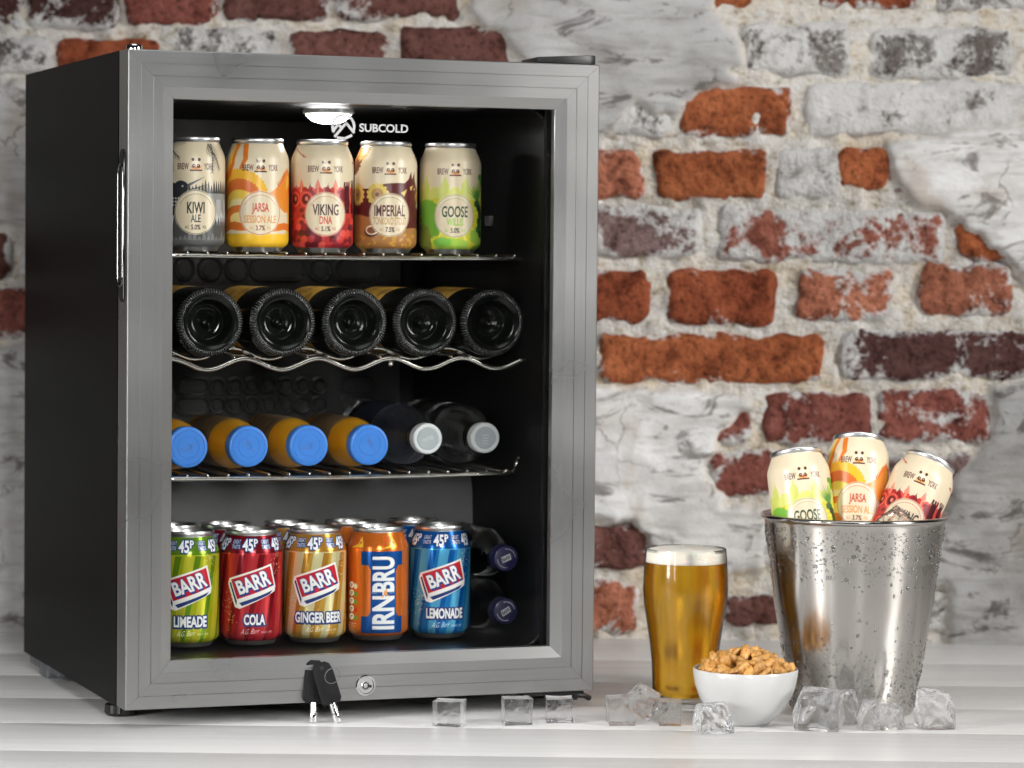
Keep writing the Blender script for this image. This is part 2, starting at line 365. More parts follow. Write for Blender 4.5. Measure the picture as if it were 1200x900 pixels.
bricks = [  # x0, y0, x1, y1 in photograph pixels, kind
    (834, -50, 888, 12, 'o'), (964, -50, 1079, 12, 'do'), (1096, -50, 1230, 14, 'g'), (700, -50, 820, 12, 'g'),
    (875, 27, 1001, 88, 'g'), (1022, 32, 1190, 92, 'g'), (1206, 32, 1330, 92, 'g'),
    (801, 100, 931, 160, 'o'), (944, 95, 1196, 158, 'gw'), (700, 106, 786, 160, 'g'),
    (640, 176, 758, 232, 's'), (771, 173, 901, 233, 'o'), (910, 171, 984, 230, 'gw'), (980, 171, 1045, 222, 'o'), (1050, 176, 1160, 232, 'r'),
    (636, 240, 825, 298, 'pg'), (842, 243, 1109, 306, 'ps'), (1119, 250, 1230, 304, 'o'),
    (640, 314, 763, 376, 'do'), (784, 314, 911, 379, 'do'), (935, 314, 1047, 373, 's'), (1078, 308, 1188, 369, 's'),
    (704, 390, 967, 448, 'o'), (986, 383, 1230, 442, 'db'), 
    (700, 460, 830, 516, 'pg'), (836, 466, 887, 520, 'r'), (898, 458, 1025, 519, 'r'), (1030, 456, 1163, 516, 'r'),
    (838, 527, 1012, 580, 'r'), (1030, 530, 1160, 586, 'pg'), (560, 612, 766, 664, 'b'), (784, 610, 960, 662, 'g'), (980, 604, 1130, 660, 'pg'),
    (640, 680, 752, 740, 's'), (764, 690, 836, 738, 'g'), (850, 696, 1010, 732, 'b'), (1030, 690, 1120, 740, 'g'),
    (-90, -50, 30, 34, 'db'), (33, -50, 140, 36, 'db'), (149, -50, 257, 29, 'r'), (264, -50, 390, 24, 'b'), (396, -50, 540, 22, 'b'),
    (-120, 40, 62, 84, 'g'), (67, 44, 190, 88, 'do'), (208, 32, 328, 84, 'g'), (343, 34, 456, 90, 'b'), (474, 30, 600, 90, 'b'),
    (-200, 270, 13, 325, 'b'), (-200, 335, 50, 396, 'r'), (22, 270, 150, 325, 'g'),
    (-160, 100, 30, 160, 'g'), (-140, 176, 60, 240, 'g'), (-150, 420, 20, 480, 'g'), (-120, 500, 40, 560, 'pg'), (-150, 580, 30, 640, 'g'), (-130, 655, 60, 720, 'pg'),
]
rnd = random.Random(4)
rows = [(101, 160), (173, 232), (243, 303), (314, 374), (388, 446), (458, 517), (528, 584), (604, 662), (680, 738)]
for j, (ya, yb) in enumerate(rows):                # courses carry on behind the cooler and to both sides
    for (xa, xb) in ((70, 690), (1210, 1960), (-620, -170)):
        x = xa + rnd.uniform(-20, 30)
        while x < xb - 60:
            L = rnd.choice((112, 128, 240, 130)); x2 = min(x + L, xb + 20)
            if not any(q[0] < x2 and q[2] > x and q[1] < yb and q[3] > ya for q in bricks):
                bricks.append((x, ya + rnd.uniform(-2, 3), x2, yb + rnd.uniform(-3, 3), rnd.choice('r b pg s g do'.split())))
            x = x2 + rnd.uniform(10, 18)
for x in range(-600, 1900, 132):
    for (ya, yb) in ((-116, -62),): bricks.append((x, ya, x + 118, yb, rnd.choice('r b pg g'.split())))
def brick_mesh(w_, h_, seed):
    nxb = max(8, int(w_ / .0055)); nzb = 11; b = MB(); rr = random.Random(seed); ox, oz = rr.uniform(0, 50), rr.uniform(0, 50)
    S_, T_ = np.meshgrid(np.linspace(-1, 1, nxb + 1), np.linspace(-1, 1, nzb + 1))
    hw, hh = w_ / 2, h_ / 2
    X = S_ * hw; Z = T_ * hh
    cr = .014                                       # rounded corners
    dx = np.maximum(np.abs(X) - (hw - cr), 0); dz = np.maximum(np.abs(Z) - (hh - cr), 0); d = np.hypot(dx, dz); kx = np.where(d > cr, cr / np.maximum(d, 1e-9), 1)
    X = np.where((dx > 0) & (dz > 0), np.sign(X) * (hw - cr + dx * kx), X); Z = np.where((dx > 0) & (dz > 0), np.sign(Z) * (hh - cr + dz * kx), Z)
    X = X + (fbm(X + ox, Z + oz, 38, 4, 1) - .5) * .014; Z = Z + (fbm(X + ox, Z + oz, 38, 4, 4) - .5) * .015
    e = np.maximum(np.abs(S_) ** 1, np.abs(T_)); edge = np.maximum((np.abs(S_) - (1 - .014 / hw)) / (.014 / hw), (np.abs(T_) - .60) / .40).clip(0, 1)
    Y = -.0095 + edge ** 3 * .007 + (fbm(X + ox, Z + oz, 60, 4, 2) - .5) * .010
    v = [tuple(q) for q in np.stack([X.ravel(), Y.ravel(), Z.ravel()], 1)]
    W_ = nxb + 1; f = [(r * W_ + c, r * W_ + c + 1, (r + 1) * W_ + c + 1, (r + 1) * W_ + c) for r in range(nzb) for c in range(nxb)]
    ring = [c for c in range(W_)] + [r * W_ + nxb for r in range(1, nzb + 1)] + [nzb * W_ + c for c in range(nxb - 1, -1, -1)] + [r * W_ for r in range(nzb - 1, 0, -1)]
    n0 = len(v); v += [(v[i][0] * .99, .03, v[i][2] * .99) for i in ring]; L = len(ring)
    f += [(ring[i], n0 + i, n0 + (i + 1) % L, ring[(i + 1) % L]) for i in range(L)]
    b.add(v, f); mb_ = b.mesh('brick', M['brick'], 180, 0, False)
    at_ = mb_.attributes.new('edge', 'FLOAT', 'POINT'); at_.data.foreach_set('value', np.concatenate([edge.ravel(), np.ones(L)]).astype(np.float32)); return mb_
for k, (x0, y0, x1, y1, kd) in enumerate(bricks):
    a0 = PW(x0, (y0 + y1) / 2); a1 = PW(x1, (y0 + y1) / 2); zt = PW((x0 + x1) / 2, y0)[1]; zb = PW((x0 + x1) / 2, y1)[1]
    zb = max(zb, .002); w_, h_ = a1[0] - a0[0], zt - zb
    o = link('brick', brick_mesh(w_, h_, k), wall, ((a0[0] + a1[0]) / 2, 0, (zt + zb) / 2), (0, rnd.uniform(-.012, .012), 0))
    c, ww = BC[kd]; q = rnd.uniform(.85, 1.12); o.color = (c[0] * q, c[1] * q, c[2] * q, max(0, ww + rnd.uniform(-.04, .04)))

# ================================================================== DRINKS COOLER
W, H = .506, .660
fr = thing('drinks_cooler', 'black glass fronted drinks cooler with brushed steel door frame', 'fridge', (0, 0, 0), (0, 0, TH))
def rrect(x0, x1, z0, z1, r, n=6):
    out = []
    for cx, cz, a0 in ((x1 - r, z0 + r, -90), (x1 - r, z1 - r, 0), (x0 + r, z1 - r, 90), (x0 + r, z0 + r, 180)):
        for i in range(n + 1):
            a = R(a0 + 90 * i / n); out.append((cx + r * math.cos(a), cz + r * math.sin(a)))
    return out
Z0, Z1 = ZB - .0015, ZB + .6607
OX0, OX1, OZ0, OZ1 = .040, .466, ZB + .043, ZB + .615
op = rrect(OX0, OX1, OZ0, OZ1, .030)
# cabinet: five outer sheets and the front rim round the opening
cb = MB()
x0, x1, y0, y1 = 0.001, .505, .044, .498
N = len(op)
outer = []
for (x, z) in op:                                   # project the opening's ring onto the outer rectangle
    cx, cz = (x0 + x1) / 2, (Z0 + Z1) / 2; dx, dz = x - cx, z - cz
    k = min(((x1 - x0) / 2) / max(abs(dx), 1e-9), ((Z1 - Z0) / 2) / max(abs(dz), 1e-9)); outer.append((cx + dx * k, cz + dz * k))
cor = [(x1, Z0), (x1, Z1), (x0, Z1), (x0, Z0)]
for c in cor:
    j = min(range(N), key=lambda i: (outer[i][0] - c[0]) ** 2 + (outer[i][1] - c[1]) ** 2); outer[j] = c
cb.add([(x, y0, z) for x, z in op] + [(x, y0, z) for x, z in outer], [(i, (i + 1) % N, N + (i + 1) % N, N + i) for i in range(N)])
cb.add([(x, y0, z) for x, z in outer] + [(x, y1, z) for x, z in outer], [(i, (i + 1) % N, N + (i + 1) % N, N + i) for i in range(N)] + [tuple(range(N, 2 * N))])
link('cabinet', cb.mesh('cabinet', M['cabinet'], 30), fr)
ln = MB()
bk = rrect(OX0 + .002, OX1 - .004, OZ0 + .002, OZ1 - .002, .026)
ln.add([(x, y0, z) for x, z in op] + [(x, y0 + .006, z) for x, z in bk] + [(x, .468, z) for x, z in bk],
       [(N * k + i, N * k + (i + 1) % N, N * (k + 1) + (i + 1) % N, N * (k + 1) + i) for k in range(2) for i in range(N)] + [tuple(range(2 * N, 3 * N))])
link('inner_liner', ln.mesh('inner_liner', M['liner'], 40, 0), fr)
b = MB(); zz = [(ZB + .0465, .250), (ZB + .196, .258), (ZB + .212, .264), (ZB + .218, .280), (ZB + .2185, .467)]
b.add([(OX0 + .0025, y, z) for z, y in zz] + [(OX1 - .0045, y, z) for z, y in zz], [(i, i + 1, 6 + i, 5 + i) for i in range(4)])
link('compressor_cover', b.mesh('compressor_cover', M['hump'], 60), fr)
# evaporator plate with pressed pads
ev = MB(); ev.prism(rrect(.155, .440, ZB + .262, ZB + .470, .018), .452, .4665)
evp = link('evaporator_plate', ev.mesh('evaporator_plate', M['evap'], 30, .0015), fr)
def pad(x, z, wd, hg, ring=.004):
    b = MB(); out = rrect(x - wd / 2, x + wd / 2, z - hg / 2, z + hg / 2, min(wd, hg) / 2 * .98, 7)
    b.tube([(p[0], .4515, p[1]) for p in out], .0026, 6, True)
    inn = rrect(x - wd / 2 + ring, x + wd / 2 - ring, z - hg / 2 + ring, z + hg / 2 - ring, (min(wd, hg) / 2 - ring) * .96, 7)
    b.prism(inn, .4495, .4525)
    link('pressed_pad', b.mesh('pressed_pad', M['evap'], 40), evp)
for zr in (.3045, .2826):
    pad(.1865, ZB + zr, .040, .0195)
    for i in range(7): pad(.2164 + .0206 * i, ZB + zr, .0185, .0185)
    pad(.386, ZB + zr, .040, .0195)
for zr in (.441,):
    pad(.176, ZB + zr, .022, .026); pad(.207, ZB + zr, .027, .027); pad(.239, ZB + zr, .027, .027); pad(.288, ZB + zr, .066, .027); pad(.340, ZB + zr, .027, .027); pad(.385, ZB + zr, .055, .027)
b = MB(); b.box(.414, .429, .4655, .469, ZB + .21, ZB + .60); link('rear_channel', b.mesh('rear_channel', M['gasket'], 30, .002), fr)
for z in (.492, .385, .26):
    b = MB(); b.box(.4585, .4625, .20, .218, ZB + z, ZB + z + .011); link('shelf_clip', b.mesh('shelf_clip', M['hump'], 30, .001), fr)
b = MB(); lp = rrect(OX0 - .0005, OX1 + .0005, OZ0 - .0005, OZ1 + .0005, .030, 8); b.tube([(x, .0435, z) for x, z in lp], .0022, 8, True)
link('door_gasket', b.mesh('door_gasket', M['gasket'], 180), fr)
# ceiling lamp
lx, ly, lz = .2555, .152, ZB + .613
b = MB(); b.lathe([(.0275, 0), (.0275, -.004), (.025, -.0055), (.0245, -.0055)], 40, 0, 'z', (lx, ly, lz)); lamp = link('ceiling_lamp', b.mesh('ceiling_lamp', M['lens'], 40), fr)
b = MB(); b.lathe([(.0243, -.005), (.022, -.0085), (.017, -.0122), (.010, -.0145), (.0001, -.0152)], 40, 0, 'z', (lx, ly, lz)); link('lamp_lens', b.mesh('lamp_lens', M['led'], 60), lamp)
# feet
for (fx, fy) in ((.0215, .106), (.482, .106)):
    b = MB(); b.lathe([(.012, ZB - .001), (.012, .012), (.0165, .0115), (.0168, .003), (.0150, .0002), (.0001, 0)], 40, 0, 'z', (fx, fy, 0), mod=lambda r, z, a, k: r * (1 + (.025 * math.cos(20 * a) if k in (2, 3) else 0)))
    link('foot', b.mesh('foot', M['blackp'], 30), fr)
for fx in (.006, .455):
    b = MB(); b.box(fx, fx + .038, .398, .436, 0, ZB - .0022); b.box(fx, fx + .045, .440, .488, ZB - .0135, ZB - .0022); b.box(fx + .005, fx + .03, .36, .396, .006, ZB - .0022)
    link('rear_foot', b.mesh('rear_foot', M['galv'], 30, .001), fr)
b = MB(); b.box(.02, .486, .15, .395, .010, ZB - .002); link('shade_slab', b.mesh('shade_slab', M['blackp'], 30, .001), fr)  # black slab in place of the shadow under the cabinet
# door
door = thing('door', None, None); door.parent = fr
GV = .0009
prof = [(0.0, .036), (0, .0012), (.0004, .0004), (.0012, 0), (.0130, 0), (.0130, .0013), (.0130 + GV, .0013), (.0130 + GV, 0), (.0255, 0), (.0255, .0013), (.0255 + GV, .0013), (.0255 + GV, 0),
        (.0365, 0), (.0478, .0060), (.0481, .0070), (.0481, .0150), (.040, .0150), (.040, .036)]
def rail(name, side, mt):
    b = MB(); n = len(prof); g = .00012; vs = []
    for e in (0, 1):
        for a, y in prof:
            t = a + g
            if side == 'b': vs.append((t if e == 0 else W - t, y, ZB + a))
            if side == 't': vs.append((t if e == 0 else W - t, y, ZB + H - a))
            if side == 'l': vs.append((a, y, ZB + (t if e == 0 else H - t)))
            if side == 'r': vs.append((W - a, y, ZB + (t if e == 0 else H - t)))
    fs = [(i, (i + 1) % n, n + (i + 1) % n, n + i) for i in range(n)] + [tuple(range(n)), tuple(range(n, 2 * n))]
    b.add(vs, fs); return link(name, b.mesh(name, mt, 14), door)
rail('frame_rail', 'b', M['steel_h']); rail('frame_rail', 't', M['steel_h']); rail('frame_stile', 'l', M['steel_v']); rail('frame_stile', 'r', M['steel_v'])
b = MB(); b.box(.043, W - .043, .0165, .0205, ZB + .043, ZB + H - .043); link('glass_pane', b.mesh('glass_pane', M['pane'], 0), door)
b = MB(); b.box(.003, W - .003, .0362, .0434, ZB + .003, ZB + H - .003)
# inner door border as four bars so the pane stays clear
b = MB()
for q in ((.003, .046, .003, H - .003), (W - .046, W - .003, .003, H - .003), (.046, W - .046, .003, .044), (.046, W - .046, H - .044, H - .003)):
    b.box(q[0], q[1], .0364, .0415, ZB + q[2], ZB + q[3])
link('inner_border', b.mesh('inner_border', M['blackp'], 30), door)
# lock
b = MB(); L = (.2520, 0, ZB + .0155)
b.lathe([(.0106, -.0002), (.0108, -.0022), (.0098, -.0036), (.0086, -.0036), (.0080, -.0026), (.0046, -.0026), (.0042, -.0030), (.0001, -.0030)], 48, 0, 'y', L)
lock = link('lock', b.mesh('lock', M['chrome'], 40), door)
b = MB(); b.lathe([(.0036, -.0034), (.0036, -.0040), (.0026, -.0040), (.0026, -.0034)], 32, 0, 'y', (L[0] - .0002, 0, L[2]), True)
b.box(L[0] + .002, L[0] + .0060, -.0038, -.0027, L[2] - .0022, L[2] + .0004); b.lathe([(.0016, -.0031), (.0016, -.0040), (.0001, -.0040)], 20, 1, 'y', (L[0] - .0002, 0, L[2]))
me_k = b.mesh('keyhole', [M['darkhole'], M['chrome']], 40); kh = link('keyhole', me_k, door)
# handle on the door's edge
b = MB(); pl = rrect(.0050, .0330, ZB + .4085, ZB + .5615, .012, 8)
b.add([(-.0007, y, z) for y, z in pl] + [(.0006, y, z) for y, z in pl], [tuple(range(len(pl)))] + [(i, (i + 1) % len(pl), len(pl) + (i + 1) % len(pl), len(pl) + i) for i in range(len(pl))])
link('handle_recess', b.mesh('handle_recess', M['darkhole'], 30), door)
b = MB(); lp = rrect(.0095, .0305, ZB + .424, ZB + .546, .010, 8); b.tube([(-.0022, y, z) for y, z in lp], .0012, 8, True)
b.tube([(-.0018, .0068, ZB + .412), (-.0022, .0064, ZB + .47), (-.0022, .0064, ZB + .51), (-.0018, .0068, ZB + .558)], .0009, 8)
link('handle', b.mesh('handle', M['handle'], 180), door)
b = MB(); b.lathe([(.0082, ZB + H + .0002), (.0082, ZB + H + .0042), (.0074, ZB + H + .0056), (.0001, ZB + H + .0058)], 32, 0, 'z', (.0112, .0200, 0)); link('bolt_cap', b.mesh('bolt_cap', M['chrome'], 40), door)
b = MB(); hp = [(.440, .0115), (.497, .0095), (.506, .0125), (.5075, .020), (.506, .046), (.498, .075), (.446, .075)]
b.add([(x, y, Z1 + .0003) for x, y in hp] + [(x, y, ZB + H + .0105 - (.0035 if x < .46 else 0)) for x, y in hp], [tuple(range(7)), tuple(range(7, 14))] + [(i, (i + 1) % 7, 7 + (i + 1) % 7, 7 + i) for i in range(7)])
link('hinge_cover', b.mesh('hinge_cover', M['blackp'], 40, .0012), fr)
b = MB(); b.box(.432, .500, .012, .075, ZB - .0055, ZB - .0022); b.box(.474, .496, .020, .050, ZB - .0125, ZB - .0058)
b.tube([(.492, .030, ZB - .008), (.507, .028, ZB - .0095), (.514, .030, ZB - .013)], .0030, 8)
link('hinge_bracket', b.mesh('hinge_bracket', M['blackp'], 40), fr)

# ------------------------------------------------------------------ lettering helpers
_tc = {}
def text_tris(s, bold=0.0):
    k = (s, bold)
    if k in _tc: return _tc[k]
    cu = bpy.data.curves.new('t', 'FONT'); cu.body = s; cu.offset = bold; cu.resolution_u = 4; cu.fill_mode = 'FRONT'
    o = bpy.data.objects.new('t', cu); COL.objects.link(o); bpy.context.view_layer.update()
    me_ = o.evaluated_get(bpy.context.evaluated_depsgraph_get()).to_mesh()
    me_.calc_loop_triangles()
    V = np.array([v.co[:2] for v in me_.vertices]); T = np.array([t.vertices[:] for t in me_.loop_triangles])
    lo, hi = V.min(0), V.max(0); V = (V - lo) / (hi - lo)
    bpy.data.objects.remove(o); bpy.data.curves.remove(cu)
    _tc[k] = (V, T, (hi - lo)[0] / (hi - lo)[1]); return _tc[k]
def text_mesh(name, s, wd, hg, mt, bold=.02):
    V, T, a = text_tris(s, bold); b = MB()
    b.add([((x - .5) * wd, 0, (z - .5) * hg) for x, z in V], [tuple(int(i) for i in t) for t in T]); return b.mesh(name, mt, 0, 0, False)

# emblem and wordmark printed on the glass
ey = .0161
def ring_poly(b, cx, cz, r0, r1, a0, a1, y, n=28):
    vs = [];
    for i in range(n + 1):
        a = R(a0 + (a1 - a0) * i / n); vs += [(cx + r0 * math.cos(a), y, cz + r0 * math.sin(a)), (cx + r1 * math.cos(a), y, cz + r1 * math.sin(a))]
    b.add(vs, [(2 * i, 2 * i + 1, 2 * i + 3, 2 * i + 2) for i in range(n)])
def strip(b, pts, wd, y):
    for (ax, az), (bx, bz) in zip(pts[:-1], pts[1:]):
        d = Vector((bx - ax, bz - az)).normalized(); n_ = Vector((-d.y, d.x)) * wd / 2; e = d * wd * .35
        b.add([(ax - e.x + n_.x, y, az - e.y + n_.y), (bx + e.x + n_.x, y, bz + e.y + n_.y), (bx + e.x - n_.x, y, bz + e.y - n_.y), (ax - e.x - n_.x, y, az - e.y - n_.y)], [(0, 1, 2, 3)])
ex, ez = .2293, ZB + .5893
b = MB(); ring_poly(b, ex, ez, .0102, .0130, -32, 212, ey)
strip(b, [(ex - .0112, ez - .0050), (ex - .0052, ez + .0022), (ex - .0032, ez - .0002)], .0027, ey - .00005)
strip(b, [(ex - .0088, ez - .0102), (ex + .0030, ez + .0036), (ex + .0112, ez - .0058)], .0027, ey - .0001)
strip(b, [(ex - .0060, ez - .0116), (ex + .0016, ez - .0124), (ex + .0086, ez - .0092)], .0027, ey - .00015)
link('glass_emblem', b.mesh('glass_emblem', M['print'], 0, 0, False), door)
o = link('glass_lettering', text_mesh('glass_lettering', 'SUBCOLD', .0530, .0086, M['print'], .024), door, (.2730, ey, ZB + .5885))

# ================================================================== CAN ARTWORK (printed labels rasterised here, no files)
MMW, MMH = 207.3, 115.0
class Canvas:
    def __init__(s, bgc, pxmm=8.0, mw=MMW, mh=MMH):
        s.k = pxmm; s.w = int(mw * pxmm) // 2 * 2; s.h = int(mh * pxmm) // 2 * 2; s.mw, s.mh = mw, mh
        s.a = np.empty((s.h, s.w, 3), np.float32); s.a[:] = s.c(bgc)
        s.m = np.zeros((s.h, s.w), np.float32)      # 1 = opaque ink instead of bare metal shine
    def c(s, h):
        if isinstance(h, str): h = h.lstrip('#'); return np.array([int(h[i:i + 2], 16) / 255 for i in (0, 2, 4)], np.float32)
        return np.array(h, np.float32)
    def P(s, pts): return [((x + s.mw / 2) * s.k, y * s.k) for x, y in pts]
    def fill(s, mask, x0, y0, col, ink=1.0):
        h, w_ = mask.shape; sub = s.a[y0:y0 + h, x0:x0 + w_]; sub[mask] = s.c(col); s.m[y0:y0 + h, x0:x0 + w_][mask] = ink
    def box(s, P):
        xs = [p[0] for p in P]; ys = [p[1] for p in P]
        x0 = max(0, int(min(xs)) - 1); x1 = min(s.w, int(max(xs)) + 2); y0 = max(0, int(min(ys)) - 1); y1 = min(s.h, int(max(ys)) + 2)
        return x0, y0, x1, y1
    def poly(s, pts, col, ink=1.0, raw=False):
        P = s.P(pts); x0, y0, x1, y1 = s.box(P)
        if x1 <= x0 or y1 <= y0: return
        Y, X = np.mgrid[y0:y1, x0:x1]; m = inpoly(X + .5, Y + .5, P)
        if raw: return m, x0, y0
        s.fill(m, x0, y0, col, ink)
    def ell(s, cx, cy, rx, ry, col, ring=None, ink=1.0, rot=0, scal=0, amp=0):
        ex = rx * (1 + amp) + ry * 0 + 1; R_ = max(rx, ry) * (1 + amp) + 1
        P = s.P([(cx - R_, cy - R_), (cx + R_, cy + R_)]); x0, y0, x1, y1 = s.box(P)
        if x1 <= x0 or y1 <= y0: return
        Y, X = np.mgrid[y0:y1, x0:x1]; U = (X + .5) / s.k - s.mw / 2 - cx; V = (Y + .5) / s.k - cy
        c_, s_ = math.cos(rot), math.sin(rot); U, V = U * c_ + V * s_, -U * s_ + V * c_
        d = np.hypot(U / rx, V / ry)
        if scal: d = d / (1 + amp * np.abs(np.sin(scal * np.arctan2(V, U) / 2)))
        m = d < 1
        if ring: m &= d > 1 - ring / max(rx, ry)
        s.fill(m, x0, y0, col, ink)
    def stroke(s, pts, wd, col, ink=1.0, wd2=None):
        n = len(pts) - 1
        for i, ((ax, ay), (bx, by)) in enumerate(zip(pts[:-1], pts[1:])):
            wa = wd if wd2 is None else wd + (wd2 - wd) * i / n; wb = wd if wd2 is None else wd + (wd2 - wd) * (i + 1) / n
            L = math.hypot(bx - ax, by - ay) or 1; nx_, ny_ = -(by - ay) / L, (bx - ax) / L; ex, ey_ = (bx - ax) / L * wa * .2, (by - ay) / L * wa * .2
            s.poly([(ax - ex + nx_ * wa / 2, ay - ey_ + ny_ * wa / 2), (bx + ex + nx_ * wb / 2, by + ey_ + ny_ * wb / 2), (bx + ex - nx_ * wb / 2, by + ey_ - ny_ * wb / 2), (ax - ex - nx_ * wa / 2, ay - ey_ - ny_ * wa / 2)], col, ink)
    def text(s, t, cx, cy, hg, wd, col, rot=0, shear=0, bold=0.0, outline=None, ow=.5, drop=None, vshear=0, persp=0):
        V, T, a = text_tris(t, bold)
        x = (V[:, 0] - .5) * wd; y = (V[:, 1] - .5) * hg
        y = y * (1 + persp * (V[:, 0] - .5))
        x = x + shear * y; y = y + vshear * x
        c_, s_ = math.cos(rot), math.sin(rot); X, Y = x * c_ - y * s_ + cx, x * s_ + y * c_ + cy
        P = np.stack([(X + s.mw / 2) * s.k, Y * s.k], 1); pad_ = int((ow + 1.2) * s.k) + 2
        x0, y0 = np.maximum(P.min(0).astype(int) - pad_, 0); x1, y1 = np.minimum(P.max(0).astype(int) + pad_, [s.w, s.h])
        if x1 <= x0 or y1 <= y0: return
        m = np.zeros((y1 - y0, x1 - x0), bool)
        for t_ in T:
            p = P[t_] - [x0, y0]; a0 = np.maximum(p.min(0).astype(int) - 1, 0); a1 = np.minimum(p.max(0).astype(int) + 2, [x1 - x0, y1 - y0])
            if (a1 <= a0).any(): continue
            yy, xx = np.mgrid[a0[1]:a1[1], a0[0]:a1[0]]; xx = xx + .5; yy = yy + .5
            e = [(p[(i + 1) % 3][0] - p[i][0]) * (yy - p[i][1]) - (p[(i + 1) % 3][1] - p[i][1]) * (xx - p[i][0]) for i in range(3)]
            m[a0[1]:a1[1], a0[0]:a1[0]] |= ((e[0] >= -.01) & (e[1] >= -.01) & (e[2] >= -.01)) | ((e[0] <= .01) & (e[1] <= .01) & (e[2] <= .01))
        def dil(mm, r):
            o_ = np.zeros_like(mm); ri = int(round(r))
            for dy in range(-ri, ri + 1):
                for dx in range(-ri, ri + 1):
                    if dx * dx + dy * dy <= r * r: o_ |= np.roll(np.roll(mm, dy, 0), dx, 1)
            return o_
        if outline:
            mo = dil(m, ow * s.k)
            if drop:
                k_ = max(abs(drop[0]), abs(drop[1])) * s.k
                for i in range(1, int(k_) + 1, 2): mo |= np.roll(np.roll(dil(m, ow * s.k * .8), int(drop[1] * s.k * i / k_), 0), int(drop[0] * s.k * i / k_), 1)
            s.fill(mo, x0, y0, outline)
        s.fill(m, x0, y0, col)
    def image(s, name):
        a = s.a.reshape(s.h // 2, 2, s.w // 2, 2, 3).mean((1, 3)); mm = s.m.reshape(s.h // 2, 2, s.w // 2, 2).mean((1, 3))
        im = bpy.data.images.new(name, s.w // 2, s.h // 2, alpha=True); im.alpha_mode = 'CHANNEL_PACKED'
        px = np.concatenate([a, mm[..., None]], 2).astype(np.float32).ravel(); im.pixels.foreach_set(px); im.update(); im.pack(); return im
def label_mat(name, cv, metal_bare, metal_ink, rough):
    mt, t, p = nmat(name); im = cv.image(name)
    uv = nnode(t, 'ShaderNodeUVMap'); uv.uv_map = 'label'
    ti = nnode(t, 'ShaderNodeTexImage'); ti.image = im; ti.extension = 'EXTEND'; ti.interpolation = 'Cubic'; lk(t, uv.outputs[0], ti.inputs[0])
    n = noise(t, 45, 3, .5, coords(t)); rr = ramp(t, n.outputs[0], [(.3, rough - .03), (.7, rough + .04)]); lk(t, rr.outputs[0], p.inputs['Roughness'])
    lk(t, ti.outputs[0], p.inputs['Base Color'])
    mr = nnode(t, 'ShaderNodeMapRange'); mr.inputs[3].default_value = metal_bare; mr.inputs[4].default_value = metal_ink; lk(t, ti.outputs[1], mr.inputs[0]); lk(t, mr.outputs[0], p.inputs['Metallic'])
    return mt
CREAM = '#E2D2B4'; DK = '#4A1E1A'
def craft_common(c, name, sub, abv, cname, csub, cring, dark='#3a2320'):
    # emblem and brewer's name
    c.text('BREW', -13.6, 84.9, 6.4, 12.0, DK, bold=.012); c.text('YORK', 13.8, 84.9, 6.4, 11.0, DK, bold=.012)
    for sx in (-1, 1): c.ell(sx * 3.3, 91.8, 1.5, 1.6, DK)
    c.ell(0, 85.8, 5.2, 4.6, '#F3E6CC'); c.ell(0, 84.2, 5.0, 3.0, '#F0A860')
    c.ell(0, 87.2, 3.2, 2.2, '#F3E6CC')
    for sx in (-1, 1): c.ell(sx * 2.4, 85.2, 1.8, 2.0, DK); c.ell(sx * 2.1, 85.6, .6, .6, '#F3E6CC')
    c.ell(0, 83.2, .9, .7, DK); c.poly([(-6.4, 80.2), (6.4, 80.2), (6.4, 81.6), (-6.4, 81.6)], DK)
    cy = 39
    c.ell(0, cy, 23.2, 22.6, CREAM); c.ell(0, cy, 22.6, 22.0, cring, ring=.55)
    for i in range(17):                              # ring of small printed strokes along the top of the panel
        a = R(150 - 120 * i / 16); x, y = 18.6 * math.cos(a), cy + 18.2 * math.sin(a)
        c.stroke([(x - .5 * math.sin(a), y + .5 * math.cos(a)), (x + .5 * math.sin(a), y - .5 * math.cos(a))], .7, cring)
    V, T, a1 = text_tris(name, 0); w1 = min(34, 11 * a1 * .56)
    c.text(name, 0, 43.4, 11.6, w1, cname, bold=.020)
    V, T, a2 = text_tris(sub, 0); w2 = min(37, 7.2 * a2 * .60)
    c.text(sub, 0, 32.8, 7.8, w2, csub, bold=.015)
    c.text(abv, 0, 24.0, 5.2, 9.6, dark, bold=.02); c.text('ALC', -9.2, 24.0, 3, 4.4, csub); c.text('VOL', 9.2, 24.0, 3, 4.4, csub)
def frond(c, x, y, ang, L, col, n=11, wd=1.3):
    for i in range(n):
        t = i / (n - 1); px, py = x + L * t * math.cos(ang), y + L * t * math.sin(ang) - 4 * t * t
        for sgn in (-1, 1):
            a2 = ang + sgn * R(58); ll = L * .42 * (1 - .75 * t) + 1
            c.poly([(px - wd * .4, py), (px + wd * .4, py), (px + ll * math.cos(a2), py + ll * math.sin(a2) - 1)], col)
    c.stroke([(x, y), (x + L * .5 * math.cos(ang), y + L * .5 * math.sin(ang) - 1), (x + L * math.cos(ang), y + L * math.sin(ang) - 4)], .9, col)
def spikes(c, x0, x1, y, h, step, col, jit=.4, seed=0, down=False):
    r = random.Random(seed); x = x0
    while x < x1:
        hh = h * (1 + r.uniform(-jit, jit)); sg = -1 if down else 1
        c.poly([(x - .1, y - sg * .5), (x + step + .1, y - sg * .5), (x + step * .8, y + sg * hh * .6), (x + step * .5, y + sg * hh), (x + step * .2, y + sg * hh * .6)], col); x += step
HB = MMW / 2
